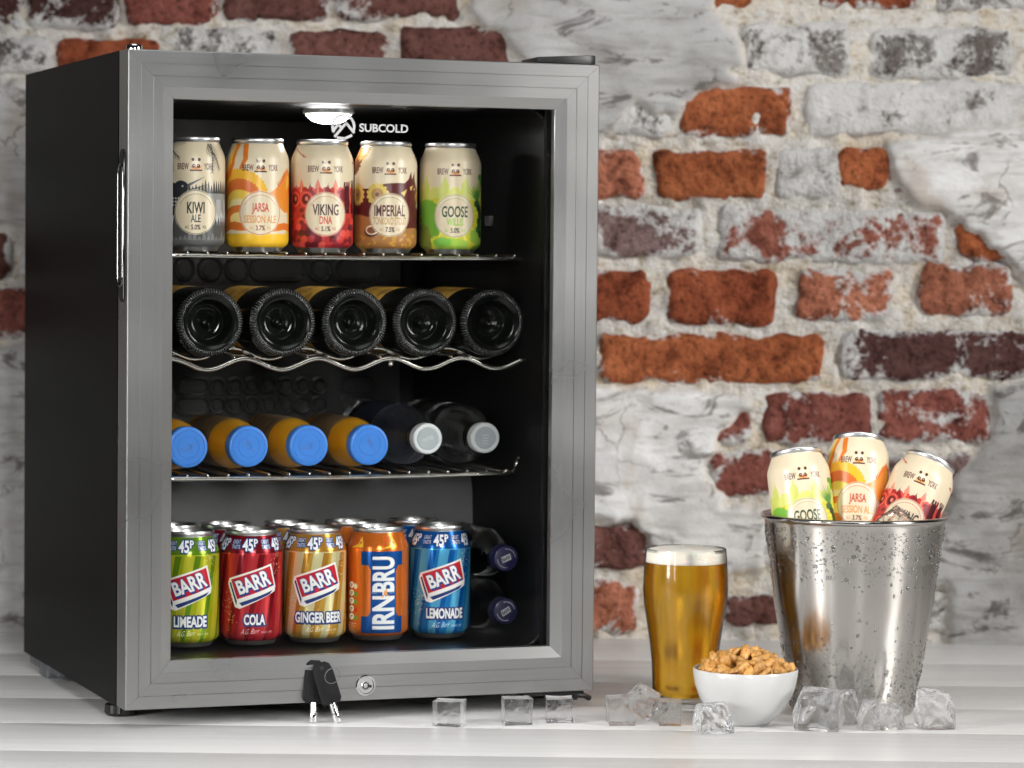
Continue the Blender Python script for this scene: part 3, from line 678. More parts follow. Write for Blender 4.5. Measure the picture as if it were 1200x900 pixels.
def art_grey():
    c = Canvas(CREAM); c.poly([(-HB, 0), (HB, 0), (HB, 60), (-HB, 60)], '#8d8d8b')
    for x in range(-100, 100, 14): c.poly([(x, 0), (x + 9, 0), (x + 4, 62), (x - 3, 58)], '#adadab')
    spikes(c, -HB, HB, 58, 11, 3.4, '#414140', .35, 2); c.poly([(-HB, 52), (HB, 52), (HB, 58), (-HB, 58)], '#90908e')
    spikes(c, -HB, HB, 30, 8, 4.2, '#c9ccd0', .5, 6); c.poly([(-HB, 0), (HB, 0), (HB, 26), (-HB, 26)], '#525251'); spikes(c, -HB, HB, 24, 9, 4.6, '#525251', .4, 3)
    spikes(c, -HB, HB, 10, 8, 5, '#7a7a79', .5, 5); c.poly([(-HB, 0), (HB, 0), (HB, 11), (-HB, 11)], '#636362')
    for cx in (-30, 62):                            # dark bird with a long bill
        c.ell(cx, 52, 20, 17, '#232529'); c.ell(cx + 14, 64, 8, 6.5, '#2b2d32'); c.poly([(cx + 20, 63), (cx + 21, 67), (cx + 40, 75)], '#5c6067'); c.poly([(cx + 24, 60), (cx + 24, 62), (cx + 46, 68)], '#54585f')
        c.ell(cx + 16, 65, 1.1, 1.1, '#e8e4da')
        for i in range(5):
            for j in range(3): c.ell(cx + 2 + i * 3.2, 46 + j * 3.4, 1.0, 1.0, '#e8e4da')
    for x0, a in ((-40, -25), (-34, -70), (-38, 15), (16, -60), (20, -95), (48, -60), (70, -130), (-80, -50)): frond(c, x0, 108, R(a), 24, '#17191b')
    craft_common(c, 'KIWI', 'ALE', '5.0%', '#1d1d1d', '#33363a', '#57544e'); return c
def art_yellow():
    c = Canvas(CREAM); c.poly([(-HB, 0), (HB, 0), (HB, 18), (-HB, 18)], '#F2BE2E')
    for cx, k in ((-24, 1), (62, 1)):
        c.ell(cx, 56, 31, 27, '#F2B92C', scal=44, amp=.05); c.ell(cx, 52, 25, 21, '#DD6F2B', scal=40, amp=.06); c.ell(cx, 47, 19, 15, '#F4CF55', scal=34, amp=.08); c.ell(cx, 42, 16, 11, '#F3DFA6', scal=30, amp=.08)
        c.ell(cx + 2, 34, 26, 13, '#E27A28'); c.ell(cx + 4, 33, 17, 7, '#F6D98A')
    c.poly([(4, 56), (14, 62), (22, 68), (28, 80), (36, 84), (46, 80), (50, 74), (42, 70), (40, 62), (46, 54), (52, 40), (30, 40)], '#E58A2E')
    for i in range(9): c.poly([(20 + i * 2.0, 66 + i * 2.0), (22.6 + i * 2.0, 67 + i * 2.0), (18.6 + i * 2.0, 70.6 + i * 2.0)], '#D85F2C')
    c.poly([(34, 62), (42, 70), (44, 74), (38, 78), (34, 72)], '#F1B73A'); c.ell(41, 79.4, 1.3, 1.3, '#5c2314')
    c.ell(70, 50, 18, 22, '#F0B030'); c.poly([(34, 18), (60, 18), (58, 46), (44, 52)], '#F2BE2E')
    c.stroke([(-HB, 24), (-60, 20), (-30, 27), (0, 22), (30, 26), (60, 22), (HB, 27)], 7, '#E07528')
    for x0 in (-44, 56, -96):
        c.stroke([(x0 - 6, 74), (x0 + 4, 80), (x0 + 10, 90), (x0 + 12, 102), (x0 + 16, 112)], 11, '#E07A2A', 1, 5); c.stroke([(x0, 82), (x0 + 8, 92), (x0 + 10, 108)], 5, '#F5C23C', 1, 4)
        c.stroke([(x0 + 22, 84), (x0 + 28, 94), (x0 + 26, 108)], 3, '#E07A2A', 1, 7)
    craft_common(c, 'JARSA', 'SESSION ALE', '3.7%', '#C2452C', '#D88A3E', '#C2452C', '#7a3a20'); return c
def art_red():
    c = Canvas(CREAM); c.poly([(-HB, 0), (HB, 0), (HB, 60), (-HB, 60)], '#6d1a20')
    r = random.Random(8)
    for row in range(11):
        y = 62 - row * 6.2
        for x in np.arange(-HB + (row % 2) * 4, HB, 8.0):
            col = r.choice(['#C93A32', '#E0564A', '#B02C2C', '#d94a3e']) if row < 6 or r.random() < .4 else r.choice(['#7c1d25', '#8f2430', '#5d1520'])
            c.ell(x, y, 4.6, 4.6, col); c.ell(x, y - 1.6, 3.6, 3.4, '#7a1c24' if r.random() < .25 else col)
    for x in np.arange(-HB, HB, 19):
        c.poly([(x - 1.2, 58), (x + 1.2, 58), (x + 1.2, 68), (x - 1.2, 68)], '#E98C77'); c.poly([(x - 3.4, 66), (x + 3.4, 66), (x, 75)], '#E98C77')
        c.poly([(x + 7, 60), (x + 9, 60), (x + 11.4, 71)], '#5a151c'); c.poly([(x + 12, 60), (x + 15, 60), (x + 10.6, 69)], '#5a151c'); c.ell(x + 10.5, 58, 6, 6, '#8b2029')
    for x in (-38, -22, 40, 66, -70): c.ell(x, 54, 9, 9, '#C93A32'); c.ell(x, 54, 7.6, 7.6, '#EC7A66', ring=1.1); c.ell(x, 54, 4.8, 4.8, '#5a151c'); c.ell(x + 1, 54.6, 2, 2.4, '#E98C77')
    for x in (22, 34, 52, 84, -88):                    # crenellated towers
        hh = 66 + (x % 5); c.poly([(x, 40), (x + 8, 40), (x + 8, hh), (x, hh)], '#4a121c')
        for k in range(3): c.poly([(x - 1 + k * 3.6, hh), (x + 1.4 + k * 3.6, hh), (x + 1.4 + k * 3.6, hh + 4), (x - 1 + k * 3.6, hh + 4)], '#4a121c')
    c.stroke([(-44, 106), (-26, 98)], 1.0, '#C8503C'); c.poly([(-28, 100), (-27, 97), (-22, 96.4)], '#C8503C'); c.stroke([(40, 92), (60, 88)], 1.0, '#A83A30'); c.poly([(42, 93.6), (41, 90), (36, 92.6)], '#A83A30')
    craft_common(c, 'VIKING', 'DNA', '5.1%', '#3a1616', '#C73B30', '#B5443A'); return c
def art_brown():
    c = Canvas(CREAM); c.poly([(-HB, 0), (HB, 0), (HB, 66), (-HB, 66)], '#5b1f20'); c.ell(10, 58, 40, 14, '#5b1f20')
    c.poly([(-HB, 0), (HB, 0), (HB, 22), (30, 26), (0, 24), (-20, 36), (-40, 40), (-HB, 34)], '#A8743F'); r = random.Random(3)
    for i in range(70):
        x, y = r.uniform(-HB, HB), r.uniform(3, 20); c.ell(x, y, 2.6, 1.3, '#C9953F', rot=r.uniform(-.8, .8))
    for x in (-14, -42, 70, 52):
        c.ell(x, 60, 10.5, 10, '#E3C766', scal=14, amp=.22); c.ell(x, 60, 6.6, 6.6, '#B98C52'); c.ell(x, 60, 2.0, 2.2, '#6a3f24')
    c.ell(-21, 22, 8.2, 5.6, '#4b241b'); c.ell(-20, 23.4, 7.8, 5.0, '#EFE1C4'); c.ell(-20, 23.2, 5.6, 3.4, '#8a5a3a')
    # horned goat-like head in profile
    c.poly([(10, 56), (14, 70), (22, 76), (26, 84), (28, 76), (33, 84), (34, 75), (40, 66), (44, 54), (40, 48), (34, 52), (30, 44), (16, 46)], '#5b1f20'); c.poly([(34, 60), (40, 62), (42, 54), (36, 54)], '#A8743F'); c.poly([(12, 62), (20, 66), (16, 58)], '#E3C766'); c.poly([(24, 68), (30, 70), (26, 64)], '#E3C766'); c.ell(33, 66, 1.2, 1.0, '#EFE1C4')
    c.poly([(40, 48), (48, 44), (50, 52), (44, 56)], '#EFE1C4')
    for x0 in (-46, 60, -90):
        for k, (dx, dy, rr_) in enumerate(((0, 104, 14), (-2, 90, 11), (12, 106, 10))): c.ell(x0 + dx, dy, rr_, rr_ * .62, ['#8a5a2b', '#6b3c20', '#B98C3F'][k], scal=16, amp=.35, rot=.5 * k)
    craft_common(c, 'IMPERIAL', 'TONKOKO STOUT', '7.5%', '#4a1a1c', '#B98C52', '#7c5a3c'); return c
def art_green():
    c = Canvas(CREAM); r = random.Random(12)
    for x in np.arange(-HB, HB, 23):
        c.poly([(x - 9, 40), (x + 9, 40), (x + 7.5, 62), (x + 5, 66), (x + 4.4, 72), (x + 1.6, 77), (x + .4, 82), (x - 1.4, 76), (x - 4.6, 72), (x - 5, 66), (x - 8, 62)], '#CBD06A')
        c.ell(x + 12, 58, 9, 10, '#D7D873', scal=12, amp=.12)
    c.poly([(-HB, 0), (HB, 0), (HB, 54), (40, 58), (10, 55), (-20, 57), (-60, 52), (-HB, 55)], '#D6D03C')
    for i in range(22):
        a = R(10 + 340 * i / 22); c.poly([(0, 39), (90 * math.cos(a - .03), 39 + 60 * math.sin(a - .03)), (90 * math.cos(a + .03), 39 + 60 * math.sin(a + .03))] if math.sin(a) < .45 else [(0, 39), (0, 38), (1, 38)], '#EEE24A')
    for x, y, rx, ry in ((-34, 46, 14, 9), (-30, 30, 16, 13), (36, 18, 18, 9), (-4, 8, 20, 7), (60, 34, 18, 12), (80, 12, 18, 9), (-70, 22, 20, 14), (40, 4, 16, 6)):
        c.ell(x, y, rx, ry, r.choice(['#8DBF45', '#79B23E', '#A3C94C']), scal=12, amp=.14)
    c.ell(-40, 14, 12, 15, '#7C8B3A', scal=10, amp=.15); c.ell(-14, 12, 9, 4, '#7fc04a', scal=9, amp=.2)
    for k in range(9): a = R(58 + k * 11); c.poly([(28, 54), (31, 54), (30 + 22 * math.cos(a), 55 + 22 * math.sin(a))], '#3F7A35' if k % 2 else '#5C9A3A')
    for k in range(8): c.ell(33 + r.uniform(-4, 6), 52 - k * 4.5, 5, 3.4, r.choice(['#1F4A2E', '#2C6038', '#173A26']), scal=8, amp=.2)
    for k in range(5): c.ell(40 + r.uniform(-5, 5), 76 + r.uniform(-4, 4), 5, 3, '#58A33A', scal=8, amp=.2)
    craft_common(c, 'GOOSE', 'WILLIS', '5.0%', '#23402a', '#8CC63F', '#8b9a6a', '#2b3a2b'); return c
def art_soda(name, c0, c1, c2, wname):
    c = Canvas(c0); c.m[:] = 0; r = random.Random(len(name)); h2 = '#22356f'
    for x in np.arange(-HB - 40, HB + 10, 20.8):
        c.poly([(x, 0), (x + 8.5, 0), (x + 26, 96), (x + 15, 96)], c1, 0); c.poly([(x + 8.5, 0), (x + 12.5, 0), (x + 33, 96), (x + 26, 96)], c2, 0)
    c.poly([(-HB, 92), (HB, 92), (HB, 115), (-HB, 115)], c2, 0); c.poly([(-HB, 91.2), (HB, 91.2), (HB, 92.2), (-HB, 92.2)], c1, 0)
    for i in range(300):                              # printed bubbles
        ce = r.choice(((-27, 40), (27, 88), (-62, 50), (60, 30), (90, 80)))
        x, y = ce[0] + r.gauss(0, 5), ce[1] + r.gauss(0, 11); q = r.uniform(.25, .75)
        if y < 93: c.ell(x, y, q, q, '#fbf4dc', ink=.4); c.ell(x + q * .2, y - q * .2, q * .6, q * .6, c1, ink=0)
    for off in (-8, 26.5, 61, -42.5, -77, 95.6):      # price flash, all round the neck
        for ln_, t_, yy in ((0, 'GREAT', 103.6), (1, 'TASTE', 98.8)): c.text(t_, off - 11.5, yy, 3.8, 10.0, '#dfe4ee', bold=.02, outline=h2, ow=.75)
        c.text('45', off + 2.2, 100.6, 12.0, 12.0, '#f2f4f8', bold=.035, outline=h2, ow=1.2); c.text('P', off + 11.4, 102.8, 7.6, 4.8, '#f2f4f8', bold=.03, outline=h2, ow=1.0)
    for off in (0, HB, -HB):
        q = [(off - 25, 66), (off + 19, 80), (off + 25, 60), (off - 17, 46)]
        # box-like sign: white outline, blue side faces, red front
        c.poly([(off - 26.6, 67.2), (off + 20.2, 82), (off + 26.8, 59.2), (off + 25.6, 54), (off - 14, 37), (off - 19.5, 38.5), (off - 28.4, 62)], '#f2f0ec')
        c.poly([(off - 26.4, 62.4), (off - 24.6, 63.4), (off - 17.2, 44.4), (off - 17.8, 40.4)], h2); c.poly([(off - 14.6, 42.8), (off + 22.8, 55.4), (off + 18.8, 51.4), (off - 11.4, 39.8)], h2)
        c.poly(q, '#C41F2E'); c.stroke([q[0], q[1], q[2], q[3], q[0]], .8, '#f4f2ee')
        c.text('BARR', off + .6, 63.4, 15.5, 37, '#f7f7f5', rot=R(18.5), shear=-.10, bold=.035, outline='#2a3f86', ow=.7, drop=(1.3, -1.4), persp=.16)
    c.text(name, 2, 26.2, 10.8, wname, '#f6f6f4', bold=.04, outline='#22356f', ow=1.35, drop=(-.8, -1.0))
    c.text('A.G. Barr', -2.5, 14.6, 5.2, 19, '#f0f0ea', rot=R(3), shear=.45, bold=-.004); c.text('SINCE 1875', 15.5, 13.6, 2.0, 13, '#f0f0ea')
    return c
def art_orange():
    c = Canvas('#E8792B'); c.m[:] = 0; bl = '#1657A8'; o_ = 0
    for off in (o_, HB, -HB):
        c.poly([(off - 24, 8), (off + 24, 8), (off + 24, 25), (off + 18, 25), (off + 15, 30), (off + 15, 72), (off + 18, 77), (off + 24, 77), (off + 24, 91), (off - 24, 91), (off - 24, 77), (off - 16, 77), (off - 13, 72), (off - 13, 30), (off - 16, 25), (off - 24, 25)], bl, 0)
        c.text('IRN', off + 1, 29, 24.5, 34, '#f2f2f0', rot=PI / 2, bold=.035, outline='#1657A8', ow=.3); c.text('BRU', off + 1, 68, 24.5, 36, '#f2f2f0', rot=PI / 2, bold=.035)
        c.text('-', off + 1, 48.4, 3, 4.5, '#f2f2f0', rot=PI / 2); 
        c.ell(off + 3, 49, 2.0, 2.6, '#F2A25C'); c.stroke([(off - 1, 45), (off + 2, 48), (off + 4, 53)], 1.3, '#F2A25C'); c.stroke([(off + 3, 48), (off + 7, 46)], 1.1, '#F2A25C')
        c.text('ORIGINAL', off - 9, 49, 1.5, 6.5, '#e8edf5'); c.text('SINCE 1901', off + 10, 49, 1.5, 6.5, '#e8edf5')
    for x in (7.5, -31, 46, -69.5, 85):
        c.poly([(x - 8, 94), (x + 9, 95), (x + 8, 100), (x + 5, 106), (x + 2, 98)], '#F3C02E'); c.text('59', x - 2.4, 101.4, 9.5, 9, '#C22A22', bold=.01, outline='#F3C02E', ow=.35); c.text('P', x + 5, 98.6, 4.6, 2.9, '#C22A22', bold=.02)
    for i in range(5):
        y = 56 - i * 8; c.ell(-38, y, 4.2, 3.4, '#f1eee4'); c.stroke([(-40, y + .6), (-36, y + .6)], .6, '#333'.ljust(7, '3')); c.stroke([(-40, y - 1), (-37, y - 1)], .6, '#333333'); c.ell(-31.5, y - 1, 2.6, 2.9, ['#e9e3cf', '#5C9A3A', '#5C9A3A', '#B5342C', '#5C9A3A'][i])
    for i in range(9): c.stroke([(-44, 17 - i * 1.7), (-30 - (i * 3) % 5, 17 - i * 1.7)], .5, '#f6dcc2')
    return c
craft_art = dict(grey=art_grey(), yellow=art_yellow(), red=art_red(), brown=art_brown(), green=art_green())
soda_art = dict(lime=art_soda('LIMEADE', '#B9C21E', '#D8D83A', '#6F9A1E', 36), cola=art_soda('COLA', '#BE2430', '#CF3A40', '#84141F', 23), gold=art_soda('GINGER BEER', '#D9AC48', '#EFE4AC', '#C48C32', 54),
                blue=art_soda('LEMONADE', '#1C86CF', '#5CB7E6', '#0E5FB0', 42), orange=art_orange())
CM = {k: label_mat(k + '_beer_print', v, 0, 0, .30) for k, v in craft_art.items()}
SM = {k: label_mat(k + '_soda_print', v, .52, .08, .20) for k, v in soda_art.items()}
del craft_art, soda_art

def can_meshes(key, mt, HC):
    k = HC / .115
    pr = [(.0278, .0046), (.0300, .0060), (.0318, .0078), (.0328, .0100), (.0331, .0130), (.0331, .0300), (.0331, .0500), (.0331, .0700), (.0331, .0900), (.0329, .0935), (.0322, .0968), (.0305, .1010), (.0289, .1045), (.0276, .1075), (.0268, .1095)]
    pr = [(r, z * k) for r, z in pr]; n = 72; vs = []; uvs = []
    for r, z in pr:
        for i in range(n + 1):
            a = -PI / 2 + (i / n - .5) * 2 * PI; vs.append((r * math.cos(a), r * math.sin(a), z)); uvs.append((i / n, z / HC))
    fs = [(q * (n + 1) + i, q * (n + 1) + i + 1, (q + 1) * (n + 1) + i + 1, (q + 1) * (n + 1) + i) for q in range(len(pr) - 1) for i in range(n)]
    body = bpy.data.meshes.new('can_body'); body.from_pydata(vs, [], fs); body.materials.append(mt)
    ul = body.uv_layers.new(name='label'); ul.data.foreach_set('uv', [c for l in body.loops for c in uvs[l.vertex_index]])
    body.polygons.foreach_set('use_smooth', [True] * len(body.polygons)); body.update()
    b = MB(); b.lathe([(.0267, .1094 * k), (.0262, .1102 * k), (.0272, .1112 * k), (.0274, .1135 * k), (.0268, .1148 * k), (.0258, .1150 * k), (.0250, .1140 * k), (.0246, .1085 * k), (.0236, .1080 * k), (.0230, .1092 * k), (.0001, .1092 * k)], 56)
    lid = b.mesh('lid', M['alu'], 50)
    b = MB(); zt = .1093 * k
    ov = [(.0075 * math.cos(a), -.004 + .0115 * math.sin(a)) for a in [2 * PI * i / 24 for i in range(24)]]
    b.tube([(x, y, zt + .0012) for x, y in ov], .0011, 6, True); b.lathe([(.0035, zt), (.0035, zt + .0016), (.0001, zt + .002)], 16); b.box(-.005, .005, -.005, -.002, zt + .0004, zt + .0014)
    tab = b.mesh('pull_tab', M['alud'], 40)
    b = MB(); b.lathe([(.0001, .0085), (.012, .0065), (.020, .0028), (.0232, .0002), (.0244, 0), (.0252, .0008), (.0262, .0028), (.0279, .0047)], 56)
    base = b.mesh('base_rim', M['alu'], 50)
    return body, lid, tab, base
CR = {k: can_meshes(k, v, .1180) for k, v in CM.items()}
SD = {k: can_meshes(k, v, .1205) for k, v in SM.items()}
def put_can(ms, name, label, cat, loc, rot, group):
    t = thing(name, label, cat, loc, rot, group)
    for n_, me_ in zip(('can_body', 'lid', 'pull_tab', 'base_rim'), ms): link(n_, me_, t)
    return t
ZS1 = .4605
for key, x, lab in (('grey', .0990, 'grey and cream beer can with dark palm fronds, leftmost on the top shelf'), ('yellow', .1681, 'yellow and orange beer can with a lizard on the top shelf, beside the grey can'),
                    ('red', .2392, 'dark red and cream beer can with towers and shields on the top shelf'), ('brown', .3101, 'brown and maroon beer can with coconuts on the top shelf'),
                    ('green', .3830, 'lime green and cream beer can with trees, rightmost on the top shelf')):
    put_can(CR[key], 'beer_can', lab, 'beer can', FW(x, .120, ZS1), (0, 0, TH - R(10)), 'beer cans on the top shelf')
ZF = .0490
for key, x, lab in (('lime', .0945, 'lime green soda can in the front row on the cooler floor'), ('cola', .1632, 'red cola can in the front row on the cooler floor'), ('gold', .2337, 'gold ginger beer can in the front row on the cooler floor'),
                    ('orange', .3035, 'orange soda can with blue panel in the front row on the cooler floor'), ('blue', .3741, 'blue lemonade can in the front row beside the two dark bottles')):
    put_can(SD[key], 'soda_can', lab, 'soda can', FW(x, .118, ZF), (0, 0, TH - (R(12) if key != 'orange' else R(8))), 'soda cans standing on the cooler floor')
for key, x, lab in (('lime', .0975, 'lime green soda can mostly hidden behind the front lime green can'), ('cola', .1570, 'red soda can in the back row behind the red cola can'), ('gold', .2270, 'gold soda can in the back row behind the gold ginger beer can'),
                    ('orange', .2965, 'orange soda can in the back row between gold and blue cans'), ('blue', .3690, 'blue soda can in the back row behind the blue lemonade can')):
    put_can(SD[key], 'soda_can', lab, 'soda can', FW(x, .1925, ZF), (0, 0, TH + R(52)), 'soda cans standing on the cooler floor')

# ================================================================== WIRE SHELVES
def flat_shelf(z, lab, xa, xb, hook):
    t = thing('wire_shelf', lab, 'shelf', (0, 0, 0), (0, 0, TH), 'wire shelves inside the cooler'); zz = z + ZB
    b = MB(); pts = [(xa, .094, zz - .0046), (xa + .004, .0885, zz - .0046), (xa + .02, .084, zz - .0046)] + [(xa + .02 + (xb - xa - .04) * i / 10, .084 - .003 * math.sin(PI * i / 10), zz - .0046 - .0012 * math.sin(PI * i / 10)) for i in range(11)] + [(xb - .004, .0885, zz - .0046), (xb, .094, zz - .0046)]
    b.tube(pts, .0025, 8); link('front_rail', b.mesh('front_rail', M['wire'], 180), t)
    b = MB(); b.tube([(xa, .40, zz - .0046), (xb, .40, zz - .0046)], .0025, 8); link('back_rail', b.mesh('back_rail', M['wire'], 180), t)
    for x in (xa, xb):
        b = MB(); b.tube([(x, .0935, zz - .0046), (x, .40, zz - .0046)], .0022, 8); link('side_rail', b.mesh('side_rail', M['wire'], 180), t)
    wb = MB(); wb.tube([(0, .0815, 0), (0, .084, .0005), (0, .404, .0005)], .0016, 6); wm = wb.mesh('wire', M['wire'], 180)
    n = int((xb - xa - .02) / .0212)
    for i in range(n + 1): link('wire', wm, t, (xa + .012 + (xb - xa - .024) * i / n, 0, zz - .0019))
    if hook:
        b = MB(); b.tube([(xb - .002, .089, zz - .004), (xb + .001, .089, zz + .001), (xb + .002, .089, zz + .008), (xb + .005, .089, zz + .012)], .0018, 6); link('hook', b.mesh('hook', M['wire'], 180), t)
    return t
flat_shelf(ZS1, 'straight wire shelf carrying the row of beer cans', .050, .456, False)
ZS3 = .2300
flat_shelf(ZS3, 'straight wire shelf carrying the juice and water bottles', .050, .448, True)
t = thing('wire_shelf', 'wavy wire shelf cradling the five dark wine bottles', 'shelf', (0, 0, 0), (0, 0, TH), 'wire shelves inside the cooler')
def wave(x, zc, am=.0058): return ZB + zc - am * math.cos(2 * PI * (x - .1052) / .0798)
for nm, y, zc, r_ in (('front_rail', .082, .3437, .0026), ('support_wire', .130, .3532, .0020), ('support_wire', .25, .3532, .0020), ('back_rail', .385, .3532, .0022)):
    b = MB(); b.tube([(.052 + .404 * i / 70, y, wave(.052 + .404 * i / 70, zc)) for i in range(71)], r_, 8); link(nm, b.mesh(nm, M['wire'], 180), t)
for k in range(4):
    for dx in (-.011, .011):
        x = .1052 + .0399 + .0798 * k + dx
        b = MB(); z2 = wave(x, .3532) - .0034; b.tube([(x, .083, wave(x, .3437) + .0028), (x, .100, z2 - .001), (x, .13, z2), (x, .389, z2)], .0014, 6); link('wire', b.mesh('wire', M['wire'], 180), t)
b = MB(); b.lathe([(.0001, -.0030), (.0022, -.0022), (.0032, 0), (.0022, .0022), (.0001, .003)], 14, 0, 'y', (.3037, .080, ZB + .3436)); link('stop_knob', b.mesh('stop_knob', M['wire'], 180), t)

# ================================================================== WINE BOTTLES
M['wglass'] = simple('dark_green_black_glass', (.005, .006, .005), .15, 0, 0, .36, .1, 50, rvar=.04)
M['wheel'] = simple('ridged_dark_glass', (.045, .045, .045), .26, 0, 0, 1.0, .1, 50)
def paper(name, base, dark, sc=(6, 60, 60)):
    mt, t_, p = nmat(name); n = noise(t_, 1, 4, .6, coords(t_, 'Object', sc), .4)
    c = ramp(t_, n.outputs[0], [(.38, dark), (.5, base), (.8, tuple(min(1, x * 1.15) for x in base))]); lk(t_, c.outputs[0], p.inputs['Base Color']); p.inputs['Roughness'].default_value = .55; return mt
M['wlabel'] = paper('mustard_wine_label', (.34, .19, .025), (.16, .085, .012))
M['foil'] = simple('dark_foil', (.04, .02, .015), .3, .4)
def ringmod(r, z, a, k): return r * (1 + (.016 * (1 if math.cos(64 * a) > 0 else -1) if k in (9, 10, 11) else 0))
b = MB()
b.lathe([(.0001, .0235), (.0022, .0225), (.0040, .0240), (.0062, .0275), (.0085, .0262), (.0105, .0240), (.0118, .0236), (.0138, .0208), (.0150, .0205), (.0172, .0170), (.0184, .0165), (.0206, .0118), (.0225, .0075), (.0236, .0052), (.0240, .0034), (.0252, .0030), (.0266, .0022), (.0280, .0014), (.0292, .0006), (.0300, .0006), (.0352, .0040), (.0361, .0090), (.0365, .0120), (.0365, .180), (.0358, .195), (.0320, .208), (.0240, .222), (.0170, .232), (.0148, .245), (.0142, .285), (.0155, .286), (.0155, .293), (.0142, .294), (.0140, .298), (.0001, .298)], 128, 0, 'y')
kn = MB(); NK = 76; kp = [(.0298, .0016), (.0304, .0000), (.0322, -.0001), (.0343, .0014), (.0356, .0040), (.0360, .0070)]
for i in range(NK):                                   # moulded ridges round the heel
    a0, a1 = 2 * PI * (i + .16) / NK, 2 * PI * (i + .84) / NK; am = (a0 + a1) / 2; vs = []
    for r, y in kp: vs += [((r - .0006) * math.cos(a0), y + .0006, (r - .0006) * math.sin(a0)), ((r + .0003) * math.cos(am), y - .0004, (r + .0003) * math.sin(am)), ((r - .0006) * math.cos(a1), y + .0006, (r - .0006) * math.sin(a1))]
    kn.add(vs, [q for k in range(len(kp) - 1) for q in ((3 * k, 3 * k + 1, 3 * k + 4, 3 * k + 3), (3 * k + 1, 3 * k + 2, 3 * k + 5, 3 * k + 4))])
wb_knurl = kn.mesh('knurled_heel', M['wheel'], 180)
wb_body = b.mesh('bottle_body', M['wglass'], 40)
b = MB(); b.lathe([(.03665, .074), (.03680, .075), (.03680, .165), (.03665, .166)], 64, 0, 'y'); wb_label = b.mesh('bottle_label', M['wlabel'], 40)
b = MB(); b.lathe([(.0152, .235), (.0146, .246), (.0146, .284)], 32, 0, 'y'); wb_foil = b.mesh('neck_foil', M['foil'], 40)
names = ['first', 'second', 'middle', 'fourth', 'last']
for i, x in enumerate((.1135, .1925, .2720, .3510, .4275)):
    lab = ['dark wine bottle lying base outward, next to the steel frame at far left', 'dark wine bottle lying base outward, second from left of five', 'dark wine bottle lying base outward in the middle of the wavy shelf',
           'dark wine bottle lying base outward, second from right of five', 'dark wine bottle lying base outward at the right end of the wavy shelf'][i]
    t = thing('wine_bottle', lab, 'wine bottle', FW(x, .102, .3866), (0, 0, TH), 'wine bottles on the wavy shelf')
    for n_, me_ in (('bottle_body', wb_body), ('knurled_heel', wb_knurl), ('bottle_label', wb_label), ('neck_foil', wb_foil)):
        o = link(n_, me_, t, None, (0, R(23 * i), 0))

# ================================================================== JUICE AND WATER BOTTLES
def juice_mat():
    mt, t_, p = nmat('orange_juice_in_bottle'); n = noise(t_, 40, 3, .5, coords(t_)); c = ramp(t_, n.outputs[0], [(.3, (.60, .27, .008)), (.7, (.70, .34, .015))]); lk(t_, c.outputs[0], p.inputs['Base Color'])
    p.inputs['Roughness'].default_value = .25; p.inputs['Coat Weight'].default_value = .6; p.inputs['Coat Roughness'].default_value = .06
    p.inputs['Subsurface Weight'].default_value = .25; p.inputs['Subsurface Radius'].default_value = (.01, .005, .001); p.inputs['Subsurface Scale'].default_value = .4; return mt
M['juice'] = juice_mat()
M['jlabel'] = paper('brown_juice_label', (.16, .10, .05), (.03, .02, .015), (30, 300, 30))
M['bluecap'] = simple('blue_cap_plastic', (.045, .20, .62), .38, spec=.4, var=.06)
M['capprint'] = simple('brown_cap_ink', (.13, .12, .25), .6)
b = MB(); b.lathe([(.0001, .012), (.0185, .012), (.0190, .016), (.0200, .021), (.0235, .036), (.0262, .052), (.0268, .060), (.0268, .168), (.025, .176), (.0001, .178)], 56, 0, 'y'); jb = b.mesh('bottle_body', M['juice'], 40)
b = MB(); b.lathe([(.0268, .063), (.0271, .064), (.0271, .150), (.0268, .151)], 56, 0, 'y'); jl = b.mesh('bottle_label', M['jlabel'], 40)
b = MB(); b.lathe([(.0001, .0005), (.0030, .0005), (.0032, .0001), (.0110, .0002), (.0112, .0006), (.0118, .0006), (.0120, .0002), (.0165, .0002), (.0168, .0006), (.0176, .0006), (.0180, .0001), (.0198, .0002), (.0210, .0010), (.0215, .0026), (.0215, .0135), (.0190, .0140)], 96, 0, 'y', mod=lambda r, z, a, k: r * (1 + (.008 * math.cos(60 * a) if k in (13, 14) else 0))); jc = b.mesh('cap', M['bluecap'], 35)
def cap_print(par, rows_, mt, y=-.0002):
    for s_, w_, x_, z_, rt_ in rows_:
        o = link('cap_print', text_mesh('cap_print', s_, w_, .0021, mt, .0), par, (x_, y, z_), (0, rt_, 0))
jz = ZS3 - .0003 + .0271
for i, x in enumerate((.0895, .1548, .2205, .2875)):
    lab = ['orange juice bottle with blue cap half hidden behind the left frame', 'orange juice bottle with blue cap, second of the four', 'orange juice bottle with blue cap, third of the four', 'orange juice bottle with blue cap next to the clear water bottle'][i]
    t = thing('juice_bottle', lab, 'juice bottle', FW(x, .100, jz), (R(-.4), 0, TH), 'orange juice bottles lying on the lower shelf')
    link('bottle_body', jb, t); link('bottle_label', jl, t, None, (0, R(40 * i), 0)); cp = link('cap', jc, t)
    if i % 2 == 0: cap_print(cp, (('15 05', .006, .003, .0015, 0), ('BBE 14 06 12:', .014, -.002, -.0025, 0)), M['capprint'])
    else: cap_print(cp, (('14 05', .006, -.0005, .006, R(55)), ('BBE 11 32 10:', .014, .002, -.001, R(55))), M['capprint'])
